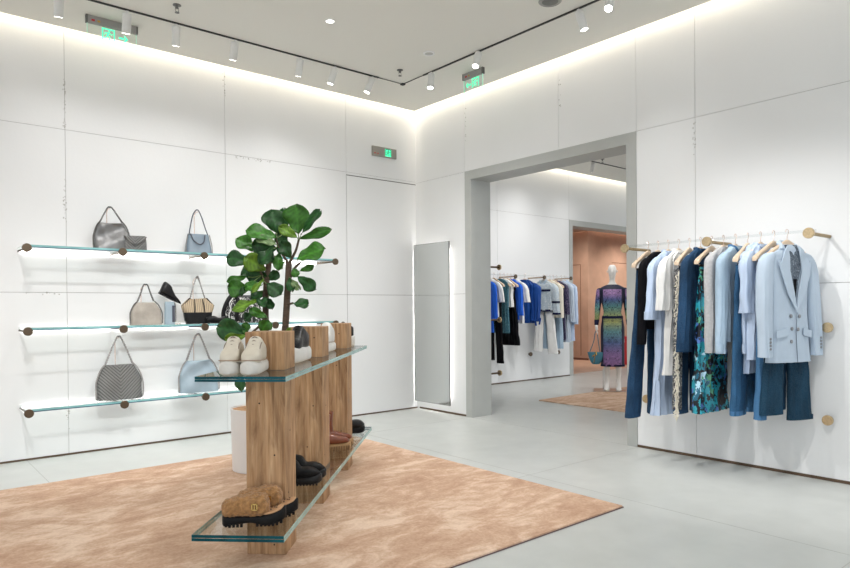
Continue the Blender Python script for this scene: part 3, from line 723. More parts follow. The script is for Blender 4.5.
# boot on its stand
def shoe_loft(mb, secs, mt, n=20, lv=18, flat=True, M=None):
    """rings across the length: (x, half width, z bottom, z top, y shift)"""
    S = crom(secs, lv); rings = []
    for x, hw, z0, z1, cy in S:
        ring = []; hw = max(hw, .002); zc = (z0 + z1) / 2; hz = max((z1 - z0) / 2, .002)
        for j in range(n):
            a = 2 * pi * j / n; ca, sa = cos(a), sin(a)
            y = hw * (abs(ca) ** .7) * (1 if ca >= 0 else -1); z = hz * (abs(sa) ** (.7 if sa > 0 else .45)) * (1 if sa >= 0 else -1)
            p = Vector((x, cy + y, zc + z)); ring.append(M @ p if M else p)
        rings.append(ring)
    mb.loft(rings, mt)
r = empty('ankle_boot', (-3.105, -.2, ZS2 + .255), R(0), 'pointed black ankle boot on a thin stand above the slim blue bag', 'shoe')
TB = Matrix.Rotation(R(24), 4, 'Y')
m = MB(); shoe_loft(m, [(-.07, .012, .02, .10, 0), (-.055, .03, .0, .115, 0), (0, .036, .0, .10, 0), (.025, .035, -.005, .075, 0), (.07, .033, -.008, .035, 0), (.12, .016, -.01, .012, 0), (.145, .003, -.01, -.004, 0)], BLACKL, M=TB); m.build('upper', None, r)
m = MB(); m.loft([[TB @ Vector((x * k, y * k2, z)) for x, y in ((-.07, -.02), (-.03, -.02), (-.03, .02), (-.07, .02))] for z, k, k2 in ((.0, 1, 1), (.07, .9, 1), (.075, .9, 1))], BLACKL)
m.build('heel_counter', None, r)
m = MB(); shoe_loft(m, [(-.075, .01, -.012, .0, 0), (-.02, .028, -.014, .0, 0), (.06, .034, -.018, -.006, 0), (.15, .004, -.018, -.008, 0)], BLACK, M=TB); m.build('sole', None, r)
m = MB(); m.tube([(.0, 0, -.255), (.0, 0, -.01)], .0035, 6); m.box((-.02, -.03, -.2545), (.05, .07, -.2500)); s = m.build('shoe_stand', HOOKM, None, smooth=False)
s.location = (-3.03, -.16, ZS2 + .2545); tag(s, 'thin rod stand carrying the black ankle boot', 'display stand')
r.location = (-3.10, -.16, ZS2 + .262)
# gold striped tote
r = empty('striped_tote_bag', (-2.825, -.2, ZS2), R(-3), 'gold striped tote bag with black base on the middle shelf', 'handbag')
m = MB(); n = 48; rings = []
prof = [(0, .112), (.03, .122), (.105, .132), (.17, .152), (.195, .135), (.235, .075)]
def bagring(ww, dd, z, dip=0): return [((abs(cos(a)) ** .6) * ww * (1 if cos(a) >= 0 else -1), (abs(sin(a)) ** .75) * dd * (1 if sin(a) >= 0 else -1), z - dip * (1 - min(1, abs(cos(a)) ** .6 / .999) ** 2)) for a in [2 * pi * j / n for j in range(n)]]
m.loft([bagring(w_, .055, z_) for z_, w_ in crom([(0, .112), (.03, .122), (.105, .133)], 8)], BLACKL); m.build('bag_base', None, r)
m = MB(); m.loft([bagring(w_, .055 - .03 * (z_ - .1) / .14, z_, .02 * (z_ - .1) / .14) for z_, w_ in crom([(.105, .134), (.165, .152), (.20, .125), (.24, .08)], 12)], STRAW); m.build('woven_body', None, r)
m = MB()
for x0, x1, z1 in ((-.045, -.038, .23), (.05, .035, .23)): m.tube([(x0, -.059, .10), ((x0 + x1) / 2, -.05, .17), (x1, -.034, z1)], .0045, 6)
m.tube([(-.15, -.012, .165), (-.10, -.02, .215), (-.078, -.02, .24)], .005, 6); m.tube([(.15, -.012, .165), (.10, -.02, .215), (.078, -.02, .24)], .005, 6)
m.build('leather_trim', BLACKL, r)
m = MB()
chain(m, [(-.075, -.02, .235), (-.05, -.015, .33), (-.012, 0, .43), (0, 0, .442), (.012, 0, .43), (.035, -.015, .33), (.065, -.02, .235)], .0055, CHAINL)
chain(m, [(-.06, .02, .235), (-.04, .015, .33), (-.008, .01, .43), (0, .01, .437), (.012, .01, .42), (.045, .015, .33), (.075, .02, .235)], .0055, CHAINL); m.build('chain_handle', None, r)
bag_stand((-2.825, -.2, ZS2), R(-3), .425, 0, 'thin metal display stand behind the gold striped tote')
# black clog lying by it
r = empty('black_shoe', (-2.70, -.27, ZS2), R(-12), 'black leather slip-on shoe in front of the gold striped tote', 'shoe')
m = MB(); shoe_loft(m, [(-.075, .008, .012, .035, 0), (-.06, .03, .012, .06, 0), (0, .036, .012, .072, 0), (.05, .034, .012, .055, 0), (.10, .028, .012, .068, 0), (.13, .006, .02, .055, 0)], BLACKL); m.build('upper', None, r)
m = MB(); shoe_loft(m, [(-.08, .01, 0, .016, 0), (-.05, .036, 0, .016, 0), (.05, .036, 0, .016, 0), (.13, .012, 0, .016, 0)], BLACK); m.build('sole', None, r)
# black and white printed tote
r = empty('printed_tote_bag', (-2.375, -.2, ZS2), R(-4), 'black and white printed tote bag half hidden by the fig leaves', 'handbag')
m = MB(); m.loft([bagring(w_, .06 - .035 * z_ / .27, z_) for z_, w_ in crom([(0, .20), (.08, .205), (.15, .18), (.21, .14), (.25, .10)], 16)], BWP); m.build('bag_body', None, r)
m = MB(); m.tube(crom([(-.20, -.03, .005), (-.205, -.03, .1), (-.17, -.03, .2), (-.12, -.02, .262), (-.07, -.02, .25), (-.06, -.045, .16), (-.085, -.058, .08), (-.07, -.06, .02)], 30), .020, 8); m.build('scarf_band', BLACK, r)
m = MB(); m.tube(crom([(-.152, -.062, .01), (-.160, -.06, .08), (-.14, -.056, .13), (-.15, -.052, .19), (-.115, -.043, .235)], 20), .0055, 6); m.build('white_cord', WHITEP, r)
m = MB(); m.loft([bagring(w_, .028, z_) for z_, w_ in ((.235, .105), (.262, .10), (.27, .09))], mat('charcoal_flap', (.06, .06, .07), .6)); m.build('top_flap', None, r)

# ------------------------------------------------------------------ wood and glass table
TH = R(46.3)
T = empty('display_table', (-3.587, -3.343, .014), TH, 'display table of three reclaimed wood posts piercing two glass tops', 'table')
# local: x along the table away from the door, y to the left; front right corner of the first post at the origin
post = None
def post_mesh():
    m = MB(); m.box((0, 0, 0), (.2, .2, 1.118)); o = m.build('wood_post', WOOD, T, smooth=False, bevel=.004); return o
HOLE = mat('nail_hole', (.03, .02, .015), .8)
hl = [[(-.001, .10, .945), (-.001, .055, .50), (-.001, .09, .30), (-.001, .13, .76), (-.001, .06, .05)], [(-.001, .05, 1.05), (-.001, .06, .62), (-.001, .1, .36), (-.001, .15, .85)], [(-.001, .06, 1.04), (-.001, .08, .80), (-.001, .05, .3)]]
for k in range(3):
    if k == 0: p = post_mesh(); p0 = p
    else: p = p0.copy(); COL.objects.link(p); p.parent = T
    p.location = (.85 * k, 0, 0)
    m = MB()
    for x, y, z in hl[k]: m.tube([(x, y, z), (.002, y, z)], .0045, 8)
    for q in range(3): m.tube([(.05 + .04 * q, -.001, .3 + .31 * q), (.05 + .04 * q, .002, .3 + .31 * q)], .004, 8)
    m.build('nail_hole', HOLE, p)
def glass_top(z, x0, x1, nm, h):
    m = MB(); y0, y1 = -.09, .333
    m.box((x0, y0, z - h), (x1, y1, z), GLASS)
    o = m.build(nm, None, T, smooth=False)
    m = MB(); e = .0006
    for a, b in ((z - h, z - h * .54), (z - h * .46, z)):
        m.box((x0 - e, y0, a), (x0 - .0001, y1, b), EDGE_D)
        m.box((x1 + .0001, y0, a), (x1 + e, y1, b), EDGE_D); m.box((x0, y0 - e, a), (x1, y0 - .0001, b), EDGE_L); m.box((x0, y1 + .0001, a), (x1, y1 + e, b), EDGE_L)
    m.build('glass_edge', None, o, smooth=False)
    m = MB()
    for k in range(3):
        c = .85 * k; s = .002
        m.box((c - s, -s, z - h - .001), (c, .2 + s, z + .0015)); m.box((c - s, -s, z - h - .001), (c + .2 + s, 0, z + .0015)); m.box((c + .2, -s, z - h), (c + .2 + s, .2 + s, z)); m.box((c - s, .2, z - h), (c + .2 + s, .2 + s, z))
    m.build('slot_seam', mat('slot_seam', (.16, .12, .09), .6), o, smooth=False)
    return o
glass_top(.926, -.30, 2.10, 'glass_top', .024)
glass_top(.218, -.352, 2.33, 'glass_top', .029)
ZU, ZL = .9405, .2325
def tw(x, y, z=0):
    return (-3.587 + x * cos(TH) - y * sin(TH), -3.343 + x * sin(TH) + y * cos(TH), z)
def shoe(nm, x, y, z, rz, label, L, upper, sole, um, sm, extra=None, group=None, sc=1.0, lug=None):
    r = empty(nm, tw(x, y, z), TH + rz, label, 'shoe', group); r.scale = (sc, sc, sc)
    m = MB(); shoe_loft(m, sole, sm, n=24)
    if lug:
        lm, zt_, hw_ = lug
        for k in range(13):
            for s in (-1, 1): m.box((-.112 + .018 * k, s * hw_ - .007, 0), (-.101 + .018 * k, s * hw_ + .007, zt_), lm)
    m.build('sole', None, r)
    m = MB(); shoe_loft(m, upper, um, n=24, lv=24); m.build('upper', None, r)
    if extra: extra(r)
    return r
CREAM = mat('cream_leather', (.62, .565, .47), .5, noise_amt=.05, noise_scale=20)
CREAMS = mat('white_grey_sole', (.66, .64, .60), .6, noise_amt=.06, noise_scale=30)
LACE = mat('taupe_lace', (.25, .2, .16), .7)
def ox_extra(r):
    m = MB()
    for k in range(3):
        x = -.012 + .021 * k; z = .183 - .0185 * k
        m.tube(crom([(x, -.026, z - .014), (x + .003, 0, z + .004), (x, .026, z - .014)], 8), .003, 6)
    m.tube(crom([(-.02, -.034, .160), (.02, -.036, .146), (.058, -.036, .118)], 8), .0028, 6); m.tube(crom([(-.02, .034, .160), (.02, .036, .146), (.058, .036, .118)], 8), .0028, 6)
    m.build('laces', LACE, r)
    m = MB(); m.tube(crom([(-.10, -.046, .069), (0, -.051, .070), (.08, -.052, .073), (.125, -.040, .076), (.149, 0, .077), (.125, .040, .076), (.08, .052, .073), (0, .051, .070), (-.10, .046, .069)], 40), .0022, 6)
    m.build('welt_stitching', mat('tan_stitch', (.34, .23, .16), .7), r)
OXU = [(-.138, .012, .06, .135, 0), (-.125, .036, .055, .150, 0), (-.07, .043, .055, .168, 0), (-.03, .040, .055, .190, 0), (.0, .038, .055, .176, 0), (.035, .041, .055, .150, 0), (.07, .048, .055, .128, 0), (.105, .044, .055, .112, 0), (.132, .026, .058, .096, 0), (.142, .006, .06, .08, 0)]
OXS = [(-.15, .02, 0, .066, 0), (-.138, .045, 0, .068, 0), (-.05, .047, 0, .066, 0), (.05, .053, 0, .070, 0), (.11, .049, .0, .072, 0), (.138, .034, .004, .074, 0), (.150, .012, .008, .073, 0)]
# toes point to the viewer (local -x)
shoe('oxford_shoe', -.150, .208, ZU, R(180 + 9), 'cream platform oxford, the left one of the front pair on the upper glass', .28, OXU, OXS, CREAM, CREAMS, ox_extra, 'cream oxford pair', .93)
shoe('oxford_shoe', -.150, .102, ZU, R(180 + 6), 'cream platform oxford, the right one of the front pair on the upper glass', .28, OXU, OXS, CREAM, CREAMS, ox_extra, 'cream oxford pair', .93)
WHT = mat('white_trainer', (.72, .71, .68), .5, noise_amt=.04, noise_scale=30)
# black oxford on tall white sole, behind the first post
def bl_extra(r):
    m = MB()
    for k in range(3): m.tube(crom([(-.012 + .021 * k, -.026, .190 - .0185 * k), (-.009 + .021 * k, 0, .207 - .0185 * k), (-.012 + .021 * k, .026, .190 - .0185 * k)], 8), .0028, 6)
    m.build('laces', BLACK, r)
BLU = [(x, w_, z0 + .02, z1 + .02, c) for x, w_, z0, z1, c in OXU]
BLS = [(x, w_, z0, z1 + .022, c) for x, w_, z0, z1, c in OXS]
shoe('platform_shoe', .50, .065, ZU, R(180 - 2), 'black lace-up shoe on white platform sole between first and second post', .28, BLU, BLS, BLACKL, WHT, bl_extra)
shoe('trainer', 1.35, .085, ZU, R(180), 'white chunky trainer on the upper glass between second and third post', .28, [(x, w_ * 1.05, z0, z1 + .018, c) for x, w_, z0, z1, c in OXU], OXS, WHT, WHT, ox_extra)
shoe('platform_shoe', 2.0, .105, ZU, R(90), 'black strappy platform shoe at the far end of the upper glass', .28, [(x * .75, w_ * .9, z0 + .02, z1 + .01, c) for x, w_, z0, z1, c in OXU], [(x * .75, w_ * .9, z0, z1 + .02, c) for x, w_, z0, z1, c in OXS], BLACKL, WHT, None)
# fur clogs on the lower glass
FUR = mat('tan_shearling_fur', (.36, .185, .070), .95, noise_amt=.35, noise_scale=55, bump=1.0, bump_scale=110, sheen=.15)
FOOT = mat('tan_leather_footbed', (.52, .30, .16), .6, noise_amt=.08, noise_scale=30)
def furblob(secs, seed, r, name='fur_upper'):
    m = MB(); shoe_loft(m, secs, FUR, n=56, lv=60)
    vv = []
    for v in m.v:
        p = Vector(v); d = noise.noise(p * 30 + Vector((seed, 0, 0))) * .009 + noise.noise(p * 95) * .0055
        q = Vector((0, p.y, p.z - .07)); 
        if q.length > 1e-6: q.normalize()
        vv.append(tuple(p + q * d))
    m.v = vv; return m.build(name, None, r)
def clog(x, y, rz, label, seed):
    r = empty('fur_clog', tw(x, y, ZL), TH + rz, label, 'shoe', 'fur clog pair')
    m = MB(); S = [(-.14, .02, .004, .055, 0), (-.12, .046, .0, .06, 0), (-.05, .05, .012, .056, 0), (.0, .050, .014, .054, 0), (.06, .056, .0, .058, 0), (.11, .05, .006, .072, 0), (.145, .022, .024, .082, 0), (.152, .006, .03, .08, 0)]
    shoe_loft(m, S, BLACK, n=28, lv=26)
    for k in range(22):     # lugs
        if k > 14: break
        xx = -.125 + .018 * k
        if -.05 < xx < .01: continue
        hw = .044 if abs(xx) < .11 else .034; lift = 0 if xx < .1 else (xx - .1) * .3
        for s in (-1, 1): m.box((xx, s * hw - .008, .003 + lift), (xx + .011, s * hw + .008, .018 + lift))
    m.build('sole', None, r)
    m = MB(); shoe_loft(m, [(-.13, .02, .052, .060, 0), (-.10, .042, .05, .062, 0), (0, .043, .05, .062, 0), (.08, .048, .055, .066, 0), (.125, .036, .068, .082, 0), (.142, .008, .075, .085, 0)], FOOT, n=24); 
    m.build('footbed', None, r)
    furblob([(-.145, .012, .06, .095, 0), (-.13, .044, .05, .118, 0), (-.08, .055, .045, .134, 0), (-.02, .057, .045, .142, 0), (.03, .057, .045, .148, 0), (.06, .052, .052, .135, 0), (.075, .03, .062, .11, 0)], seed, r)
    m = MB()
    for a, b in (((.000, -.0645, .082), (.028, -.0605, .087)), ((.000, -.0645, .108), (.028, -.0605, .113)), ((.0, -.0645, .082), (.005, -.0605, .113)), ((.023, -.0645, .082), (.028, -.0605, .113)), ((.012, -.064, .085), (.016, -.061, .110))): m.box(a, b)
    b = m.build('buckle', GOLD, r, smooth=False); b['label'] = 'gold buckle'; b.location = (0, .0, .0); 
    m = MB()
    for k, (dx, dy) in enumerate([(.085, -.02), (.1, 0), (.085, .02), (.11, -.015), (.11, .015)]): m.lathe([(.004, 0), (.0038, .003), (.001, .004)], 8, None, Matrix.Translation((dx, dy, .068 + (dx - .08) * .35)))
    m.build('rivet', BRONZE, r)
clog(-.196, .100, R(-80), 'tan fur clog with gold buckle, nearer one of the pair on the lower glass', 1)
clog(-.070, .075, R(-80), 'tan fur clog further back behind the buckled one on the lower glass', 5)
# black chunky shoes after the first post
BS = [(-.12, .02, .0, .045, 0), (-.10, .044, .0, .05, 0), (0, .046, .0, .05, 0), (.08, .05, .0, .056, 0), (.12, .036, .006, .062, 0), (.138, .008, .018, .056, 0)]
BU = [(-.125, .01, .045, .13, 0), (-.11, .036, .045, .15, 0), (-.05, .043, .045, .145, 0), (-.005, .044, .045, .135, 0), (.02, .042, .045, .10, 0), (.06, .046, .045, .098, 0), (.10, .038, .05, .086, 0), (.13, .008, .05, .065, 0)]
shoe('chunky_shoe', .50, .07, ZL + .001, R(-80), 'chunky black shoe behind the first post, nearer of the pair', .27, BU, BS, BLACK, BLACKL, None, 'chunky black pair', 1.0, (BLACKL, .014, .041))
shoe('chunky_shoe', .62, .07, ZL + .001, R(-80), 'chunky black shoe behind the first post, further of the pair', .27, BU, BS, BLACK, BLACKL, None, 'chunky black pair', 1.0, (BLACKL, .014, .041))
# brown ankle boots after the second post
BRN = mat('cognac_leather', (.21, .055, .022), .3, noise_amt=.12, noise_scale=18)
GUM = mat('gum_lug_sole', (.34, .20, .085), .6, noise_amt=.1, noise_scale=40)
BBU = [(-.125, .01, .05, .10, 0), (-.12, .036, .05, .12, 0), (-.06, .043, .05, .125, 0), (.0, .042, .05, .118, 0), (.05, .046, .05, .10, 0), (.10, .036, .052, .088, 0), (.128, .008, .055, .07, 0)]
BBS = [(-.135, .02, 0, .05, 0), (-.12, .044, 0, .052, 0), (0, .045, 0, .052, 0), (.08, .05, 0, .054, 0), (.115, .036, 0, .056, 0), (.14, .008, .006, .056, 0)]
def boot_extra(r):
    m = MB(); drape(m, [(.26, -.075, 0, .062, .044), (.20, -.075, 0, .055, .04), (.15, -.07, 0, .052, .038), (.09, -.065, 0, .056, .040)], 24, 12, .002, 4, 3, mt=BRN); m.build('boot_shaft', None, r)
shoe('ankle_boot', 1.39, .055, ZL + .001, R(-62), 'cognac leather ankle boot on gum lug sole, nearer of the pair', .27, BBU, BBS, BRN, GUM, boot_extra, 'cognac boot pair', 1.0, (mat('gum_lug_dark', (.20, .11, .045), .6), .036, .044))
shoe('ankle_boot', 1.52, .06, ZL + .001, R(-62), 'cognac leather ankle boot on gum lug sole, further of the pair', .27, BBU, BBS, BRN, GUM, boot_extra, 'cognac boot pair', 1.0, (mat('gum_lug_dark', (.20, .11, .045), .6), .036, .044))
BSH = [(x, w_, z0, z1 - .03 if z1 > .12 else z1, c) for x, w_, z0, z1, c in BU]
shoe('black_shoe', 2.03, .06, ZL + .001, R(-75), 'rounded black shoe at the far end of the lower glass', .27, [(-.125, .01, .045, .10, 0), (-.11, .036, .045, .115, 0), (-.05, .043, .045, .10, 0), (.02, .044, .04, .105, 0), (.07, .048, .04, .11, 0), (.11, .04, .04, .10, 0), (.135, .012, .04, .075, 0)], BS, BLACKL, BLACK, None)

# ------------------------------------------------------------------ fig tree
PT = empty('potted_fig_tree', (-2.89, -1.592, .014), 0, 'tall fiddle leaf fig tree in a round white pot behind the table', 'potted plant')
px, py = -2.89, -1.592
m = MB(); m.lathe([(.188, 0), (.196, .004), (.206, .46), (.207, .475), (.200, .475), (.198, .452), (.05, .45)], 48); m.build('pot', mat('white_pot', (.74, .73, .72), .45), PT)
m = MB(); m.lathe([(.199, .462), (.10, .470), (.001, .474)], 32); m.build('soil', mat('coco_fibre', (.42, .24, .12), .95, noise_amt=.4, noise_scale=60, bump=.8, bump_scale=80), PT)
m = MB(); m.box((.12, -.168, .06), (.135, -.150, .13)); m.build('pot_tag', BLACK, PT, smooth=False)
BARK = mat('fig_bark', (.070, .046, .030), .85, noise_amt=.35, noise_scale=30, bump=.7, bump_scale=60, stretch=(1, 1, 3))
def loc(p): return (p[0] - px, p[1] - py, p[2] - .014)
TR = [(-2.76, -1.73, .42), (-2.749, -1.737, .968), (-2.737, -1.747, 1.06), (-2.722, -1.756, 1.314), (-2.707, -1.765, 1.606)]
TL = [(-2.85, -1.60, .42), (-2.833, -1.602, .966), (-2.828, -1.604, 1.121), (-2.822, -1.606, 1.393), (-2.802, -1.621, 1.611)]
# trunks start inside the pot
TR[0] = (-2.80, -1.68, .42)
m = MB(); m.tube(crom([loc(p) for p in TR], 30), lambda t: .030 - .006 * t, 12); m.build('trunk', BARK, PT)
m = MB(); m.tube(crom([loc(p) for p in TL], 30), lambda t: .028 - .006 * t, 12); m.build('trunk', BARK, PT)
BR = [[(-2.707, -1.765, 1.591), (-2.679, -1.827, 1.696), (-2.67, -1.859, 1.785)], [(-2.707, -1.765, 1.59), (-2.773, -1.748, 1.697), (-2.805, -1.746, 1.786)], [(-2.708, -1.766, 1.468), (-2.687, -1.822, 1.558), (-2.661, -1.869, 1.602)], [(-2.816, -1.611, 1.393), (-2.867, -1.632, 1.508), (-2.93, -1.644, 1.605)], [(-2.828, -1.604, 1.16), (-2.913, -1.598, 1.085), (-2.977, -1.611, 1.049)], [(-2.728, -1.751, 1.275), (-2.711, -1.831, 1.29)], [(-2.823, -1.606, 1.316), (-2.789, -1.659, 1.408)]]
for b in BR:
    m = MB(); m.tube(crom([loc(p) for p in b], 10), lambda t: .012 - .005 * t, 8); m.build('branch', BARK, PT)
LCOL = [(.012, .058, .012), (.030, .115, .012), (.095, .19, .015), (.14, .21, .09)]
VIEW = Vector((.6423, .7664, 0))
m = MB(); m.vc = []; rnd = random.Random(4); stems = MB()
trunkpts = [Vector(loc(p)) for p in crom(TR, 20)] + [Vector(loc(p)) for p in crom(TL, 20)] + [Vector(loc(q)) for b in BR for q in crom(b, 6)]
for (ax, ay, az, bx_, by_, bz, w, c) in LEAVES:
    a = Vector(loc((ax, ay, az))); b = Vector(loc((bx_, by_, bz))); d = b - a; Ln = d.length; d.normalize()
    side0 = d.cross(-VIEW).normalized(); nrm = side0.cross(d).normalized()
    if nrm.dot(-VIEW) < 0: nrm = -nrm
    roll = rnd.uniform(-.5, .5); nrm = Quaternion(d, roll) @ nrm
    # face a little upwards as real leaves do
    nrm = (nrm + Vector((0, 0, .25))).normalized(); side = d.cross(nrm).normalized(); nrm = side.cross(d).normalized()
    w = w / max(.75, abs(cos(roll))) * 1.28
    NU, NV = 12, 9; base = len(m.v); vs = []; curl = rnd.uniform(.05, .16); wob = rnd.uniform(0, 6)
    col = LCOL[c]; k = rnd.uniform(.8, 1.2)
    for i in range(NU + 1):
        t = i / NU
        # fiddle shape: narrow base, slight waist, broad end
        ww = w / 2 * (sin(pi * t ** 1.25) ** .62 * (.72 + .36 * t) * (1 - .13 * math.exp(-((t - .36) / .12) ** 2))) if 0 < t < 1 else .001
        bend = -curl * Ln * (t * t) * .8
        for j in range(NV):
            s = (j / (NV - 1)) * 2 - 1
            off = d * (Ln * t) + side * (ww * s) + nrm * (abs(s) * ww * .22 + bend + .012 * sin(wob + t * 11 + s * 2) * abs(s)) + d * (-.02 * (1 - abs(s)) * (1 if t > .9 else 0))
            vs.append(a + off)
            vein = 1.6 if abs(s) < .01 else (1 + .22 * sin(t * 38 - abs(s) * 9))
            m.vc.append(tuple(min(1, x * k * vein) for x in col))
    fs = [(i * NV + j, i * NV + j + 1, (i + 1) * NV + j + 1, (i + 1) * NV + j) for i in range(NU) for j in range(NV - 1)]
    m.add(vs, fs, LEAF)
    near = min(trunkpts, key=lambda q: (q - a).length)
    mid = (near + a) / 2 + Vector((0, 0, -.01))
    stems.tube(crom([tuple(near), tuple(mid), tuple(a)], 5), .0035, 5)
m.build('foliage', LEAF, PT, solid=.0012)
stems.build('leaf_stalk', mat('leaf_stalk_green', (.10, .16, .04), .5), PT)
# ------------------------------------------------------------------ clothes
C_ = lambda n, c, **k: mat(n, c, k.pop('rough', .8), bump=.55, bump_scale=11, spec=k.pop('spec', .2), noise_amt=k.pop('na', .06), noise_scale=k.pop('ns', 9), **k)
PALEB = C_('pale_blue_stripe_cotton', (.48, .58, .75), na=.09, ns=30, stretch=(3, 1, .2))
WHITEC = C_('white_cotton', (.78, .78, .77)); CREAMC = C_('cream_cotton', (.74, .70, .60)); BLK = C_('black_knit', (.005, .005, .007), spec=.1)
GREYK = C_('grey_marl_knit', (.44, .44, .45), na=.1, ns=60); BLAZ = C_('pale_blue_suiting', (.44, .525, .625), na=.025); BLAZD = C_('pale_blue_suiting_lining', (.20, .24, .30))
PALEV = C_('pale_blue_cotton', (.52, .60, .71)); ROYAL = C_('royal_blue_silk', (.008, .052, .24), rough=.5); BRIGHT = C_('bright_blue_knit', (.02, .12, .62))
TEALP = bwmat('teal_speckled_knit', (.02, .10, .16), (.20, .42, .42), 60, .5, (1, 1, 1)); TWEED = bwmat('black_white_tweed', (.02, .02, .025), (.7, .7, .68), 60, .5, (1, 1, 1))
NAVYP = bwmat('navy_lilac_pattern', (.012, .014, .05), (.22, .16, .28), 24, .45, (1, 1, 1)); NAVY = C_('navy_knit', (.012, .014, .045)); FRINGE = C_('ivory_fringe', (.70, .66, .56), na=.15)
PRINT = bwmat('grey_blue_print_silk', (.05, .07, .10), (.25, .30, .36), 40, .5, (1, 1, 1)); BTN = mat('grey_button', (.22, .23, .25), .3, noise_amt=.1)
GREYL = C_('light_grey_cotton', (.52, .52, .51))

def hanger(loc, rz, label, clips=False, group='wooden hangers on the clothes rail', w=.215):
    r = empty('clothes_hanger', loc, rz, label, 'hanger', group)
    m = MB(); P = [(-.012, 0, -.012), (-.010, 0, .002), (0, 0, .008), (.011, 0, .001), (.013, 0, -.014), (.006, 0, -.032), (.0, 0, -.045), (0, 0, -.10)]
    m.tube(crom(P, 18), .0022, 6); m.build('hook', HOOKM, r)
    m = MB(); rings = []
    for x, z, hy, hz in crom([(-w, -.20, .019, .012), (-w * .93, -.187, .021, .017), (-w * .6, -.145, .015, .016), (-w * .2, -.100, .011, .019), (0, -.088, .011, .024), (w * .2, -.100, .011, .019), (w * .6, -.145, .015, .016), (w * .93, -.187, .021, .017), (w, -.20, .019, .012)], 28):
        rings.append([(x, hy * (abs(cos(a)) ** .6) * (1 if cos(a) >= 0 else -1), z + hz * (abs(sin(a)) ** .6) * (1 if sin(a) >= 0 else -1)) for a in [2 * pi * j / 12 for j in range(12)]])
    m.loft(rings, HWOOD); m.build('shoulder_bar', None, r)
    if clips:
        m = MB()
        m.tube([(-w * .85, 0, -.215), (w * .85, 0, -.215)], .0028, 6)
        for s in (-1, 1): m.tube([(s * w * .85, 0, -.18), (s * w * .85, 0, -.215)], .0028, 6)
        m.build('clip_bar', HOOKM, r)
        for s in (-1, 1):
            m = MB(); m.box((s * w * .66 - .014, -.013, -.262), (s * w * .66 + .014, .013, -.212)); m.build('clip', BLACK, r, smooth=False, bevel=.003)
    return r
def top(name, loc, rz, label, mt, L=.62, hw=.20, hy=.034, sleeve=.52, sw=.058, swe=.045, splay=.035, seed=1, flare=1.0, collar=None, cuff=None, cat='top', group=None, fold=.008, neck=.062, placket=False, puff=0, opening=None):
    r = empty(name, loc, rz, label, cat, group)
    m = MB()
    secs = [(-.082, 0, 0, neck * .9, .026), (-.100, 0, 0, neck + .035, .030), (-.128, 0, 0, hw * .72, .032), (-.168, 0, 0, hw * .97, hy), (-.26, 0, 0, hw * .98, hy), (-.26 - (L - .26) * .45, 0, 0, hw * .93, hy), (-.10 - L, 0, 0, hw * flare, hy * 1.05)]
    drape(m, secs, 44, 26, fold, 7, seed, mt=mt); m.build('garment_body', None, r)
    if sleeve:
        for s in (-1, 1):
            m = MB(); z0 = -.145; ex = s * (hw + splay)
            secs = [(z0 + .01, s * hw * .72, 0, .03, .022), (z0 - .025, s * hw * .88, 0, .055, .030), (z0 - .09, s * (hw + .005), 0, sw + puff, hy + puff * .3), (z0 - sleeve * .55, s * (hw + splay * .5), 0, (sw + swe) / 2 + puff * .6, hy * .95), (z0 - sleeve + .01, ex, 0, swe, hy * .85), (z0 - sleeve, ex, 0, swe * .97, hy * .8)]
            drape(m, secs, 28, 18, fold * .8, 3, seed * 3 + s + 5, mt=mt); m.build('sleeve', None, r)
            if cuff:
                m = MB(); drape(m, [(z0 - sleeve + .055, ex, 0, swe * 1.12, hy * .95), (z0 - sleeve - .005, ex, 0, swe * 1.14, hy * .95)], 24, 4, .001, 2, 1, mt=cuff); m.build('cuff', None, r)
    if collar:
        m = MB()
        for s in (-1, 1):
            m.loft([[(s * neck * 1.05, -.030, -.085), (s * neck * .95, .024, -.078), (s * neck * .9, .022, -.10), (s * neck * 1.0, -.036, -.105)],
                    [(s * .055, -.038, -.095), (s * .05, -.032, -.09), (s * .05, -.032, -.11), (s * .055, -.040, -.115)],
                    [(s * .012, -.038, -.128), (s * .012, -.034, -.128), (s * .035, -.036, -.172), (s * .035, -.041, -.172)]], collar)
        m.tube(crom([(-neck, -.02, -.092), (-neck * .6, .026, -.08), (0, .032, -.077), (neck * .6, .026, -.08), (neck, -.02, -.092)], 14), .012, 8, collar)
        m.build('collar', None, r)
    if placket:
        m = MB(); m.tube(crom([(0, -hy - .003, -.15), (0, -hy - .008, -.3), (0, -hy - .006, -.10 - L)], 14), .004, 6, mt)
        for k in range(5): m.lathe([(.005, 0), (.005, .003), (.001, .003)], 8, BTN, Matrix.Translation((0, -hy - .004, -.2 - k * .08)) @ Matrix.Rotation(R(90), 4, 'X'))
        m.build('placket', None, r)
    return r
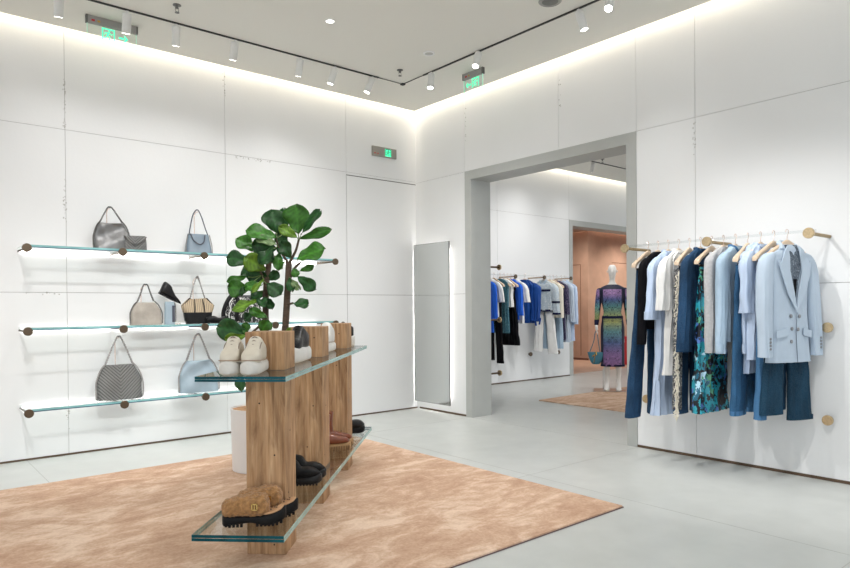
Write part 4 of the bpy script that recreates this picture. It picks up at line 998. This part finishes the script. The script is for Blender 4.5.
def pants(name, loc, rz, label, mt, legs, waist=.18, seed=1, hy=.030, zt=-.235, hemmt=None, group=None, split=.26, cat='trousers'):
    r = empty(name, loc, rz, label, cat, group)
    m = MB(); drape(m, [(zt, 0, 0, waist, hy * .75), (zt - .06, 0, 0, waist * 1.03, hy), (zt - split, 0, 0, waist * 1.12, hy * 1.1), (zt - split - .02, 0, 0, waist * .9, hy * .6)], 40, 12, .004, 5, seed, mt=mt); m.build('hip', None, r)
    m = MB(); drape(m, [(zt + .004, 0, 0, waist * 1.01, hy * .85), (zt - .038, 0, 0, waist * 1.03, hy * .98)], 36, 3, .001, 4, seed, mt=mt)
    for q in (-.75, -.3, .3, .75): m.box((q * waist - .006, -hy - .006, zt - .045), (q * waist + .006, -hy + .004, zt + .004))
    m.build('waistband', mt, r)
    for s, (cx, hw, L) in zip((-1, 1), legs):
        m = MB(); t0 = s * waist * .53
        drape(m, [(zt - split * .75, t0, 0, waist * .56, hy * .95), (zt - split - .08, t0 + (cx - t0) * .15, 0, waist * .52, hy), (zt - split - (L - split) * .5, t0 + (cx - t0) * .55, 0, (hw + waist * .5) / 2, hy), (zt - L, cx, 0, hw, hy * 1.05)], 30, 22, .006, 3, seed + s + 3, mt=mt)
        m.build('trouser_leg', None, r)
        m = MB(); drape(m, [(zt - L + .03, cx, 0, hw * 1.012 + .001, hy * 1.1), (zt - L - .002, cx, 0, hw * 1.015 + .001, hy * 1.12)], 30, 3, .0, 3, seed, mt=hemmt or mt); m.build('hem', None, r)
    return r
def skirt(name, loc, rz, label, mt, w0, w1, L, hy=.035, zt=-.235, seed=1, fold=.018, cat='skirt', cx=0.0, group=None):
    r = empty(name, loc, rz, label, cat, group)
    m = MB(); drape(m, [(zt, 0, 0, w0, hy * .7), (zt - .05, 0, 0, w0 * 1.02, hy * .8), (zt - L * .5, cx * .5, 0, (w0 + w1) / 2, hy), (zt - L, cx, 0, w1, hy * 1.1)], 72, 34, fold, 9, seed, mt=mt); m.build('skirt_cloth', None, r)
    m = MB(); drape(m, [(zt + .004, 0, 0, w0 * 1.01, hy * .8), (zt - .03, 0, 0, w0 * 1.03, hy * .9)], 36, 3, .001, 4, seed, mt=mt); m.build('waistband', None, r)
    return r

# the rail on the right wall
RX, RZ = -.30, 1.745
r = empty('clothes_rail', (0, -3.9, 1.725), 0, 'clear clothes rail on three brass wall rods with disc ends on the right wall', 'clothes rail')
def rodset(parent, pts, L, axis, disc=BRASSL, rod=BRASS, rr=.0125, dr=.036):
    first_ = None
    for p in pts:
        if first_ is None:
            b = empty('wall_rod', p); b.parent = parent; first_ = b
            M0 = Matrix.Rotation(R(90), 4, 'X') if axis == 1 else Matrix.Rotation(R(-90), 4, 'Y')
            m = MB(); m.lathe([(rr, 0), (rr, L)], 14, None, M0); m.build('rod', rod, b)
            m = MB(); m.lathe([(dr * .94, L - .004), (dr, L - .001), (dr, L + .014), (dr * .94, L + .017), (.001, L + .0175)], 28, None, M0); m.build('disc', disc, b)
        else:
            c = copy_tree(first_, parent); c.location = p
rodset(r, [(0, .70, 0), (0, 0, 0), (0, -.70, 0)], .37, 0)
m = MB(); m.box((RX - .004, -.72, .0126), (RX + .004, .72, .030)); m.build('rail_bar', ACRYL, r, smooth=False)
for k, (y, z, lb) in enumerate([(-4.60, 1.086, 'brass wall button right of the blazer, level with its cuffs'), (-4.60, .435, 'brass wall button low on the wall right of the hanging jeans'), (-3.19, .442, 'brass wall button low on the wall beside the long pale blue shirt')]):
    o = empty('wall_button', (0, y, z), 0, lb, 'wall fitting', 'brass wall buttons')
    M0 = Matrix.Rotation(R(-90), 4, 'Y')
    m = MB(); m.lathe([(.012, 0), (.012, .035)], 14, None, M0); m.build('stem', BRASS, o)
    m = MB(); m.lathe([(.034, .034), (.036, .037), (.036, .052), (.034, .055), (.001, .0555)], 28, None, M0); m.build('disc', BRASSL, o)

HZ = RZ + .018
def hk(i): return (RX, -3.367 - .089 * (i - 1), HZ)
HL = {1: 'first hanger from the opening end, clipped to flared jeans', 2: 'hanger holding the black knit sweater', 3: 'hanger holding the long pale blue striped shirt', 4: 'hanger holding the white blouse',
      5: 'clip hanger behind the dark denim jacket, holding the fringed jeans', 6: 'hanger holding the dark denim jacket', 7: 'clip hanger holding the teal floral skirt', 8: 'hanger holding the grey cardigan',
      9: 'hanger holding the washed denim shirt', 10: 'clip hanger holding the mid blue straight jeans', 11: 'hanger holding the puff sleeve striped blouse', 12: 'clip hanger just behind the blazer', 13: 'front hanger holding the pale blue blazer'}
for i in range(1, 14):
    hanger(hk(i), R(-19) if i == 13 else R({5: 3, 7: -3, 10: 2, 11: -5, 12: -11}.get(i, 0)), 'pale wooden ' + HL[i], clips=i in (1, 5, 7, 10, 12))
def G(i): return hk(i)
pants('flared_jeans', G(1), 0, 'dark blue flared jeans at the opening end of the rail', DEN_D, [(-.235, .082, 1.165), (.09, .08, 1.165)], .165, 11)
top('knit_sweater', G(2), 0, 'black long sleeve knit sweater behind the pale blue shirt', BLK, L=.60, sleeve=.66, sw=.05, swe=.03, splay=.045, seed=12, hw=.20, cat='sweater')
top('long_shirt', G(3), 0, 'long pale blue striped shirt dress with rolled wide cuffs', PALEB, L=1.27, sleeve=.47, sw=.075, swe=.075, splay=.045, seed=13, flare=1.14, cuff=PALEB, collar=PALEB, hy=.036, fold=.014, cat='shirt')
top('white_blouse', G(4), 0, 'white blouse with full elbow sleeves beside the pale blue shirt', WHITEC, L=.95, sleeve=.40, sw=.075, swe=.085, splay=.02, seed=14, flare=1.1, hy=.036, fold=.014, collar=WHITEC, cat='blouse')
# fringed tweed trimmed jeans
r = pants('fringed_jeans', G(5), 0, 'dark straight jeans with ivory fringed tweed edge', DEN_D, [(-.145, .088, 1.10), (.10, .075, 1.10)], .175, 15)
m = MB(); m.loft([[(-.20 - .03 * k / 9, -.03, -.24 - .118 * k), (-.165 - .03 * k / 9, -.038, -.24 - .118 * k), (-.165 - .03 * k / 9, .02, -.24 - .118 * k), (-.20 - .03 * k / 9, .02, -.24 - .118 * k)] for k in range(10)], TWEED); m.build('tweed_panel', None, r)
m = MB(); rnd = random.Random(9)
for k in range(150):
    z = -.26 - 1.09 * k / 150; x = -.212 - .03 * k / 150
    m.tube([(x, -.028, z), (x - .012 - rnd.random() * .018, -.032 + rnd.uniform(-.02, .02), z - .012 + rnd.uniform(-.012, .006)), (x - .012 - rnd.random() * .022, -.03 + rnd.uniform(-.02, .02), z - .03 - rnd.random() * .02)], .0042, 5)
m.build('fringe', FRINGE, r)
top('denim_jacket', G(6), 0, 'dark blue denim jacket with wide sleeves and collar', DEN_D, L=.72, sleeve=.70, sw=.070, swe=.078, splay=.055, seed=16, collar=DEN_D, placket=True, cuff=DEN_D, hy=.036, cat='jacket')
skirt('floral_skirt', G(7), 0, 'teal and black floral satin midi skirt', FLORAL, .175, .235, 1.075, .036, seed=17, fold=.016, cx=-.03)
top('cardigan', G(8), 0, 'grey marl long sleeve cardigan beside the floral skirt', GREYK, L=.64, sleeve=.70, sw=.052, swe=.032, splay=.02, seed=18, cat='cardigan')
top('denim_shirt', G(9), 0, 'pale washed denim shirt with collar and long cuffed sleeves', DEN_P, L=.68, sleeve=.70, sw=.058, swe=.04, splay=.03, seed=19, collar=DEN_L, cuff=DEN_P, placket=True, cat='shirt')
pants('straight_jeans', G(10), R(2), 'mid blue straight jeans clipped in the middle of the rail', DEN_M, [(-.175, .095, 1.055), (.09, .09, 1.055)], .190, 20, hemmt=DEN_L)
top('puff_blouse', G(11), R(-5), 'pale blue striped blouse with puffed sleeves near the blazer', PALEB, L=.80, sleeve=.42, hw=.175, sw=.055, swe=.04, splay=.02, seed=21, puff=.016, hy=.036, fold=.016, collar=PALEB, flare=1.0, cat='blouse')
top('striped_shirt', (RX, G(11)[1] + .042, HZ), 0, 'lavender striped cotton shirt tucked just behind the puff sleeve blouse', PALEB, L=.90, sleeve=.70, hw=.155, sw=.034, swe=.036, splay=-.01, seed=31, hy=.018, cuff=PALEB, cat='shirt')
pants('slim_jeans', G(12), R(-11), 'light edged blue jeans hanging just behind the blazer', DEN_L, [(-.155, .038, 1.075), (.04, .07, 1.02)], .150, 22)
BR_ = R(-19)
pants('wide_leg_jeans', (G(13)[0] + .0, G(13)[1] + .012, HZ), BR_, 'dark teal wide leg jeans hanging under the pale blue blazer', DEN_T, [(-.135, .098, 1.035), (.135, .115, 1.085)], .15, 23, hy=.030, split=.30)
# blazer
r = empty('blazer', G(13), BR_, 'pale blue tailored blazer with peaked lapels at the front of the rail', 'blazer')
m = MB(); hw = .215
drape(m, [(-.098, 0, .004, .066, .034), (-.125, 0, 0, .105, .040), (-.15, 0, 0, .165, .044), (-.19, 0, 0, hw * .97, .052), (-.30, 0, 0, hw * .98, .060), (-.50, 0, 0, hw * .88, .056), (-.70, 0, 0, hw * .96, .058), (-.885, 0, 0, hw * 1.06, .058)], 56, 34, .0035, 4, 33, mt=BLAZ); m.build('blazer_body', None, r)
for s in (-1, 1):
    m = MB()
    drape(m, [(-.150, s * .155, 0, .035, .026), (-.18, s * .20, 0, .056, .040), (-.27, s * .237, -.003, .060, .048), (-.50, s * .258, -.012, .058, .048), (-.70, s * (.268), -.022, .050, .042), (-.845, s * .272, -.026, .049, .040)], 30, 22, .004, 3, 40 + s, mt=BLAZ)
    sl = m.build('sleeve', None, r)
    m = MB()
    for k in range(4): m.lathe([(.0085, 0), (.0085, .005), (.001, .006)], 10, None, Matrix.Translation((s * .262 + (.012 if s > 0 else -.002), -.0655, -.79 + k * .022)) @ Matrix.Rotation(R(90), 4, 'X'))
    m.build('cuff_button', BTN, sl)
def slab(mb, pts, y0, y1, mt=None):
    n = len(pts); vs = [(x, y + (0), z) for x, z, y in [(a, b, y0 + (c if True else 0)) for a, b, c in pts]] + [(a, y1 + c, b) for a, b, c in pts]
    mb.add(vs, [tuple(range(n)), tuple(range(2 * n - 1, n - 1, -1))] + [(i, i + n, (i + 1) % n + n, (i + 1) % n) for i in range(n)], mt)
r.scale = (.88, 1, 1.03)
# inside front (printed silk) in the V
m = MB(); slab(m, [(-.062, -.10, .03), (.062, -.10, .03), (.075, -.2, .0), (.0, -.475, -.004), (-.075, -.2, .0)], -.060, -.052, PRINT); m.build('printed_lining', None, r)
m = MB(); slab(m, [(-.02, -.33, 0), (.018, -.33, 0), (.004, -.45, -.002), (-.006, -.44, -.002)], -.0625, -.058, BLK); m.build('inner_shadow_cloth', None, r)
for s in (-1, 1):
    m = MB()
    slab(m, [(s * .060, -.105, .022), (s * .095, -.135, .012), (s * .150, -.225, .004), (s * .172, -.205, .010), (s * .148, -.30, .0), (s * .085, -.44, -.004), (-s * .006, -.555, -.006), (s * .02, -.42, -.002), (s * .062, -.28, .0), (s * .055, -.18, .008)], -.0735, -.0665, BLAZ)
    m.build('lapel', None, r, smooth=False, bevel=.0015)
m = MB(); m.tube(crom([(-.098, -.030, -.135), (-.072, .0, -.100), (-.045, .034, -.084), (0, .044, -.078), (.045, .034, -.084), (.072, .0, -.100), (.098, -.030, -.135)], 20), .017, 10, BLAZ); m.build('collar', None, r)
for s in (-1, 1):
    m = MB(); slab(m, [(s * .085, -.655, 0), (s * .185, -.675, .012), (s * .188, -.725, .012), (s * .085, -.705, 0)], -.069, -.062, BLAZ); m.build('pocket_flap', None, r, smooth=False, bevel=.002)
m = MB()
for x, z in ((-.045, -.575), (.045, -.578), (-.035, -.66), (.03, -.665), (-.04, -.745)):
    m = MB(); m.lathe([(.0125, 0), (.0125, .006), (.009, .008), (.001, .007)], 14, None, Matrix.Translation((x, -.060, z)) @ Matrix.Rotation(R(90), 4, 'X')); m.build('button', BTN, r)
m = MB(); m.tube(crom([(.015, -.066, -.555), (.012, -.062, -.70), (.03, -.060, -.885)], 14), .0025, 6); m.build('front_edge', BLAZD, r)

# second room rail
RY2 = .75
r = empty('clothes_rail', (3.29, 1.05, 1.725), 0, 'far clothes rail on bronze wall rods in the second room', 'clothes rail')
rodset(r, [(.70, 0, 0), (0, 0, 0), (-.70, 0, 0), (-1.40, 0, 0)], .345, 1, BRONZE, mat('rose_rod', (.42, .31, .22), .35, .9), .011, .033)
m = MB(); m.box((-1.42, -.306, .0115), (.72, -.294, .028)); m.build('rail_bar', ACRYL, r, smooth=False)
for k, (x, z) in enumerate([(2.585, .447), (3.295, .446), (4.03, .443)]):
    o = empty('wall_button', (x, 1.05, z), 0, 'small dark wall button under the %s' % ['black clothes in the second room', 'blue blouse in the second room', 'white trousers in the second room'][k], 'wall fitting', 'dark wall buttons in the second room')
    M0 = Matrix.Rotation(R(90), 4, 'X')
    m = MB(); m.lathe([(.012, 0), (.012, .035)], 14, None, M0); m.build('stem', BRONZE, o)
    m = MB(); m.lathe([(.034, .034), (.036, .037), (.036, .052), (.034, .055), (.001, .0555)], 24, None, M0); m.build('disc', BRONZE, o)
# rods standing out of the hidden wall side beyond the jamb
for z, lb in ((1.73, 'upper'), (1.09, 'middle'), (.44, 'lowest')):
    o = empty('wall_rod', (.306, -.75, z), 0, 'bronze disc-ended rod poking out beyond the grey jamb, %s of the three' % lb, 'wall fitting', 'three rods beyond the jamb')
    M0 = Matrix.Rotation(R(90), 4, 'Y')
    m = MB(); m.lathe([(.0115, 0), (.0115, .38)], 14, None, M0); m.build('rod', BRONZE, o)
    m = MB(); m.lathe([(.033, .378), (.034, .38), (.034, .394), (.033, .396), (.001, .3965)], 24, None, M0); m.build('disc', BRASSL, o)
RR = R(-90); GR = 'clothes on the far rail'
def g2(x): return (x, RY2, HZ)
MOTL = bwmat('mottled_pale_denim', (.42, .50, .56), (.66, .68, .68), 16, .5, (1, 1, 1))
far = [
 (1.93, 'top', 'bright blue knit top next to the grey jamb on the far rail', 'blue_top', dict(mt=BRIGHT, L=.80, sleeve=.55, seed=50)),
 (2.05, 'top', 'white short sleeve tee beside the bright blue top on the far rail', 'white_tee', dict(mt=WHITEC, L=.60, sleeve=.30, sw=.07, swe=.075, seed=51)),
 (2.15, 'pants', 'black long trousers on the far rail', 'black_trousers', dict(mt=BLK, legs=[(-.07, .07, 1.10), (.13, .065, 1.14)], waist=.14, seed=52)),
 (2.29, 'top', 'teal speckled knit top on the far rail', 'speckled_top', dict(mt=TEALP, L=.82, sleeve=0, seed=53, hw=.19)),
 (2.38, 'top', 'white sleeveless top between the teal top and black skirt on the far rail', 'white_vest', dict(mt=WHITEC, L=.42, sleeve=0, seed=54, hw=.19)),
 (2.46, 'skirt', 'black midi skirt on the far rail', 'black_skirt', dict(mt=BLK, w0=.14, w1=.24, L=.88, seed=55)),
 (2.53, 'top', 'royal blue top mostly hidden behind the white tee on the far rail', 'royal_top', dict(mt=BRIGHT, L=.62, sleeve=.50, seed=56, hw=.18)),
 (2.62, 'top', 'white loose tee just left of the royal blue blouse on the far rail', 'loose_tee', dict(mt=WHITEC, L=.68, sleeve=.30, sw=.075, swe=.08, seed=57)),
 (2.86, 'blouse', '', '', {}),
 (3.33, 'jacket', '', '', {}),
 (3.49, 'top', 'cream long sleeve blouse right of the pale denim jacket on the far rail', 'cream_blouse', dict(mt=CREAMC, L=.60, sleeve=.55, sw=.065, seed=60)),
 (3.58, 'pants', 'light blue jeans behind the navy patterned dress on the far rail', 'light_jeans', dict(mt=DEN_P, legs=[(-.09, .08, .98), (.12, .08, .98)], waist=.16, seed=61)),
 (3.67, 'top', 'navy and lilac patterned dress on the far rail', 'patterned_dress', dict(mt=NAVYP, L=.98, sleeve=.50, sw=.05, seed=62, hw=.19)),
 (3.79, 'top', 'light blue shirt second from the right end of the far rail', 'light_blue_shirt', dict(mt=PALEV, L=1.02, sleeve=.62, sw=.055, seed=63, collar=PALEV)),
 (3.88, 'top', 'pale striped long shirt at the right end of the far rail', 'pale_long_shirt', dict(mt=PALEB, L=1.0, sleeve=.66, sw=.05, seed=64, collar=PALEB)),
]
for x, kind, lb, nm, kw in far:
    what = lb.split(' on the far rail')[0] if lb else {'blouse': 'royal blue tie blouse', 'jacket': 'pale denim jacket with navy bands'}[kind]
    rz_ = RR
    hanger(g2(x), rz_ + (R(25) if kind == 'blouse' else R(10) if kind == 'jacket' else 0), 'far rail hanger of the ' + ' '.join(what.split()[:11]), clips=kind in ('pants', 'skirt'), group='wooden hangers on the far rail')
    if kind == 'top': top(nm, g2(x), rz_, lb, group=GR, cat='top', **kw)
    elif kind == 'pants': pants(nm, g2(x), rz_, lb, group=GR, **kw)
    elif kind == 'skirt': skirt(nm, g2(x), rz_, lb, group=GR, **kw)
    elif kind == 'blouse':
        r = top('tie_blouse', g2(x), rz_ + R(25), 'royal blue silk blouse with tie hem alone on the far rail', ROYAL, L=.68, hw=.19, sleeve=.60, sw=.075, swe=.06, splay=.0, seed=58, hy=.06, fold=.02, group=GR, cat='blouse')
        m = MB()
        for s in (-1, 1):
            m.tube(crom([(s * .12, -.06, -.73), (s * .22, -.07, -.74), (s * .27, -.06, -.70), (s * .25, -.05, -.80)], 12), .014, 8)
            m.tube(crom([(s * .18, -.06, -.70), (s * .20, -.05, -.82)], 4), .016, 8)
        m.build('hem_tie', ROYAL, r)
    else:
        r = top('banded_jacket', g2(x), rz_ + R(10), 'pale denim cropped jacket with navy bands on the far rail', MOTL, L=.48, hw=.20, sleeve=.50, sw=.065, swe=.055, splay=.04, seed=59, hy=.05, group=GR, cat='jacket', collar=DEN_P)
        m = MB()
        for z, w_ in ((-.235, .19), (-.565, .185)):
            drape(m, [(z, 0, 0, w_ * 1.03, .054), (z - .035, 0, 0, w_ * 1.03, .055)], 36, 3, .0, 3, 1, mt=NAVY)
        for s in (-1, 1):
            for z, xx in ((-.43, .225), (-.62, .238)): drape(m, [(z, s * xx, 0, .068, .052), (z - .03, s * xx, 0, .067, .052)], 24, 3, 0, 3, 1, mt=NAVY)
        m.build('navy_band', None, r)
        pants('white_trousers', (x + .02, RY2, HZ), rz_ + R(10), 'white wide trousers hanging below the banded denim jacket', WHITEC, [(-.12, .08, 1.0), (.16, .085, 1.03)], .145, 66, hy=.035, group=GR, zt=-.26)
        pants('washed_jeans', (x + .075, RY2, HZ), rz_, 'washed blue jeans seen between the white trouser legs', DEN_P, [(-.06, .06, .98), (.06, .06, .98)], .14, 67, hy=.02, group=GR)
        hanger((x + .075, RY2, HZ), rz_, 'wooden hanger on the far rail carrying the washed blue jeans', clips=True, group='wooden hangers on the far rail')

# ------------------------------------------------------------------ mannequin
MR = empty('mannequin', (3.085, -.735, .014), R(-56), 'white mannequin in a purple and green patterned dress standing on the small rug', 'mannequin')
def skin_body():
    V = []; E_ = []; RD = []
    def v(p, r, par=None):
        V.append(p); RD.append(r if isinstance(r, tuple) else (r, r))
        if par is not None: E_.append((par, len(V) - 1))
        return len(V) - 1
    pel = v((0, 0, 1.00), (.135, .085)); wa = v((0, -.005, 1.15), (.105, .075), pel); ch = v((0, -.01, 1.33), (.130, .088), wa); sh = v((0, 0, 1.46), (.120, .065), ch)
    nk = v((0, 0, 1.56), .042, sh); nk2 = v((0, -.008, 1.625), .040, nk); jaw = v((0, -.022, 1.675), (.050, .056), nk2); hd = v((0, -.012, 1.745), (.066, .080), jaw); hd2 = v((0, -.004, 1.80), (.062, .076), hd); v((0, 0, 1.835), (.035, .042), hd2)
    for s in (-1, 1):
        c = v((s * .12, 0, 1.475), .050, sh); s1 = v((s * .165, 0, 1.455), .045, c); el = v((s * (.205), .01, 1.20), .035, s1)
        wr = v((s * .225, -.015, .985), .023, el); pm = v((s * .228, -.03, .93), (.018, .032), wr)
        kn0 = v((s * .226, -.036, .895), (.014, .030), pm)
        for k in range(4):
            dy = -.062 + .019 * k; ln = (.052, .064, .060, .045)[k]
            a = v((s * .222, -.036 + (k - 1.5) * .016, .880), .0085, kn0); b = v((s * .216, -.038 + (k - 1.5) * .017, .880 - ln * .55), .0078, a); v((s * .204, -.036 + (k - 1.5) * .017, .880 - ln), .0065, b)
        t = v((s * .215, -.066, .918), .0095, pm); v((s * .203, -.082, .888), .0075, t)
        hp = v((s * .082, 0, .92), .080, pel); th = v((s * .085, 0, .74), .068, hp); kn = v((s * .082, -.006, .50), .046, th); cf = v((s * .082, .012, .36), .048, kn); an = v((s * .080, .012, .105), .028, cf)
        hl = v((s * .080, .02, .055), .030, an); bl = v((s * .086, -.085, .030), (.036, .02), an); v((s * .09, -.14, .02), (.028, .014), bl)
    me = bpy.data.meshes.new('mannequin_body'); me.from_pydata(V, E_, []); me.materials.append(SKINW)
    o = bpy.data.objects.new('mannequin_body', me); COL.objects.link(o); o.parent = MR
    sk = o.modifiers.new('skin', 'SKIN'); sk.use_smooth_shade = True
    for i, d in enumerate(me.skin_vertices[0].data): d.radius = RD[i]; d.use_root = (i == 0)
    ss = o.modifiers.new('sub', 'SUBSURF'); ss.levels = 2; ss.render_levels = 2
    return o
skin_body()
m = MB(); m.tube(crom([(0, -.082, 1.765), (0, -.096, 1.74), (0, -.108, 1.722), (0, -.098, 1.712), (0, -.085, 1.708)], 10), [.006, .007, .008, .009, .0095, .010, .0105, .0105, .010, .008, .006], 8)
m.build('nose', SKINW, MR)
m = MB()
for z in (1.688, 1.68): m.tube(crom([(-.018, -.076, z), (0, -.084, z - .001), (.018, -.076, z)], 8), [.002, .004, .005, .0055, .0055, .0055, .005, .004, .002], 6)
m.build('lips', SKINW, MR)
m = MB()
for s in (-1, 1): m.lathe([(.003, -.018), (.012, -.012), (.014, 0), (.011, .016), (.003, .02)], 10, None, Matrix.Translation((s * .069, .002, 1.735)) @ Matrix.Scale(.5, 4, (1, 0, 0)))
m.build('ear', SKINW, MR)
m = MB(); drape(m, [(1.545, 0, 0, .075, .055), (1.525, 0, 0, .120, .062), (1.49, 0, 0, .170, .075), (1.40, 0, -.01, .165, .105), (1.30, 0, -.012, .155, .110), (1.15, 0, -.003, .124, .092), (1.08, 0, 0, .140, .100)], 48, 26, .002, 5, 3, e=1, mt=DRESS); m.build('bodice', None, MR)
m = MB(); drape(m, [(1.06, 0, 0, .145, .104), (.98, 0, 0, .158, .112), (.88, 0, 0, .168, .118), (.62, 0, 0, .165, .118), (.36, 0, 0, .168, .118)], 48, 26, .004, 4, 5, e=1, mt=DRESS); m.build('skirt_cloth', None, MR)
m = MB(); drape(m, [(1.088, 0, 0, .146, .104), (1.05, 0, 0, .151, .108)], 40, 3, 0, 3, 1, e=1, mt=NAVY); drape(m, [(.385, 0, 0, .170, .120), (.355, 0, 0, .171, .121)], 40, 3, 0, 3, 1, e=1, mt=NAVY); m.build('navy_trim', None, MR)
for s in (-1, 1):
    m = MB(); drape(m, [(1.50, s * .135, 0, .035, .035), (1.48, s * .165, 0, .052, .050), (1.40, s * .184, .002, .050, .050), (1.20, s * .207, .008, .042, .043), (1.06, s * .217, -.004, .034, .036), (1.03, s * .220, -.008, .033, .034)], 24, 20, .002, 2, 3, e=1, mt=DRESS); m.build('sleeve', None, MR)
    m = MB(); drape(m, [(1.035, s * .220, -.008, .035, .036), (.955, s * .2265, -.018, .029, .030)], 24, 4, 0, 2, 3, e=1, mt=NAVY); m.build('cuff', None, MR)
STL = mat('stand_steel', (.45, .40, .36), .3, .8)
m = MB(); m.box((-.27, -.16, -.0), (.24, .18, .008)); m.build('base_plate', STL, MR, smooth=False, bevel=.002)
m = MB(); m.tube([(-.135, .10, .008), (-.135, .09, .30), (-.09, .04, .36)], .008, 8); m.build('support_rod', CHROME, MR)
# ankle bracelet like shoe straps : white court shoes
for s in (-1, 1):
    m = MB(); shoe_loft(m, [(-.045, .012, .0, .05, 0), (-.03, .03, .0, .055, 0), (.03, .034, .0, .034, 0), (.09, .040, .0, .034, 0), (.14, .024, .0, .026, 0), (.16, .005, .002, .018, 0)], SKINW, M=Matrix.Translation((s * .082, 0, .008)) @ Matrix.Rotation(R(-90), 4, 'Z')); m.build('foot_shell', None, MR)
# bucket bag hanging from its hand
r = empty('bucket_bag', (3.085, -.735, .014), R(-56), 'small teal bucket bag hanging from the mannequin hand', 'handbag')
LB = Vector((-.235, -.045, 0))
TEAL = mat('teal_leather', (.05, .19, .27), .4, noise_amt=.1, noise_scale=20)
m = MB(); rings = []
for z, w_, d_ in crom([(.385, .03, .03), (.39, .055, .035), (.45, .090, .042), (.55, .120, .035), (.56, .122, .03)], 16):
    rings.append([(LB.x + w_ * cos(a), LB.y + d_ * sin(a), z) for a in [2 * pi * j / 32 for j in range(32)]])
m.loft(rings, TEAL); m.build('bag_body', None, r)
m = MB(); m.tube(crom([(LB.x - .09, LB.y, .55), (LB.x - .03, LB.y, .72), (LB.x - .008, LB.y + .002, .845), (LB.x + .018, LB.y + .006, .853), (LB.x + .035, LB.y, .72), (LB.x + .06, LB.y, .55)], 30), .006, 6); m.build('bag_strap', TEAL, r)
m = MB(); m.tube([(LB.x - .0, LB.y - .034, .57), (LB.x + .01, LB.y - .042, .52)], .012, 8); m.tube([(LB.x - .05, LB.y - .04, .50), (LB.x - .01, LB.y - .044, .53)], .009, 8); m.tube([(LB.x - .03, LB.y - .044, .40), (LB.x - .01, LB.y - .05, .52)], .006, 6); m.build('gold_charm', GOLD, r)
# red box
r = empty('extinguisher_box', (6.98, 1.62, .004), R(-50), 'red extinguisher box on the pink floor behind the mannequin', 'fire extinguisher box')
m = MB(); m.box((-.16, -.09, 0), (.16, .09, .60)); m.build('box_body', REDM, r, smooth=False, bevel=.01)
m = MB(); m.box((-.13, -.0925, .47), (.0, -.090, .55)); m.box((-.10, -.0925, .38), (-.02, -.090, .43)); m.build('white_label', WHITEP, r, smooth=False)
m = MB(); m.lathe([(.03, 0), (.03, .012), (.002, .013)], 16, None, Matrix.Translation((-.08, -.09, .12)) @ Matrix.Rotation(R(90), 4, 'X')); m.build('latch', WHITEP, r)

# ------------------------------------------------------------------ world and camera
w = bpy.data.worlds.new('shop_surroundings'); scn.world = w; w.use_nodes = True
w.node_tree.nodes['Background'].inputs[0].default_value = (.93, .97, 1, 1); w.node_tree.nodes['Background'].inputs[1].default_value = 1.25
cam = bpy.data.cameras.new('camera'); co = bpy.data.objects.new('camera', cam); COL.objects.link(co)
F_, YAW, PIT, ROL, OY = 655.84, .873228, -.0088092, -.00775246, 29.0
Fv = Vector((cos(YAW) * cos(PIT), sin(YAW) * cos(PIT), sin(PIT))); Rv = Vector((sin(YAW), -cos(YAW), 0)); Uv = Rv.cross(Fv)
R2 = Rv * cos(ROL) + Uv * sin(ROL); U2 = -Rv * sin(ROL) + Uv * cos(ROL)
Mx = Matrix((( R2.x, U2.x, -Fv.x, -5.15248), (R2.y, U2.y, -Fv.y, -6.30904), (R2.z, U2.z, -Fv.z, 1.25), (0, 0, 0, 1)))
co.matrix_world = Mx
cam.sensor_width = 36; cam.lens = F_ / 850 * 36; cam.shift_y = OY / 850; cam.clip_start = .05; cam.clip_end = 100
scn.camera = co
scn.view_settings.view_transform = 'Standard'; scn.view_settings.look = 'None'; scn.view_settings.gamma = 1; scn.view_settings.use_curve_mapping = False
scn.view_settings.exposure = 0.15
scn.cycles.use_denoising = True
scn.cycles.max_bounces = 10; scn.cycles.transparent_max_bounces = 24; scn.cycles.diffuse_bounces = 5; scn.cycles.glossy_bounces = 4
scn.cycles.caustics_reflective = False; scn.cycles.caustics_refractive = False; scn.cycles.sample_clamp_indirect = 6
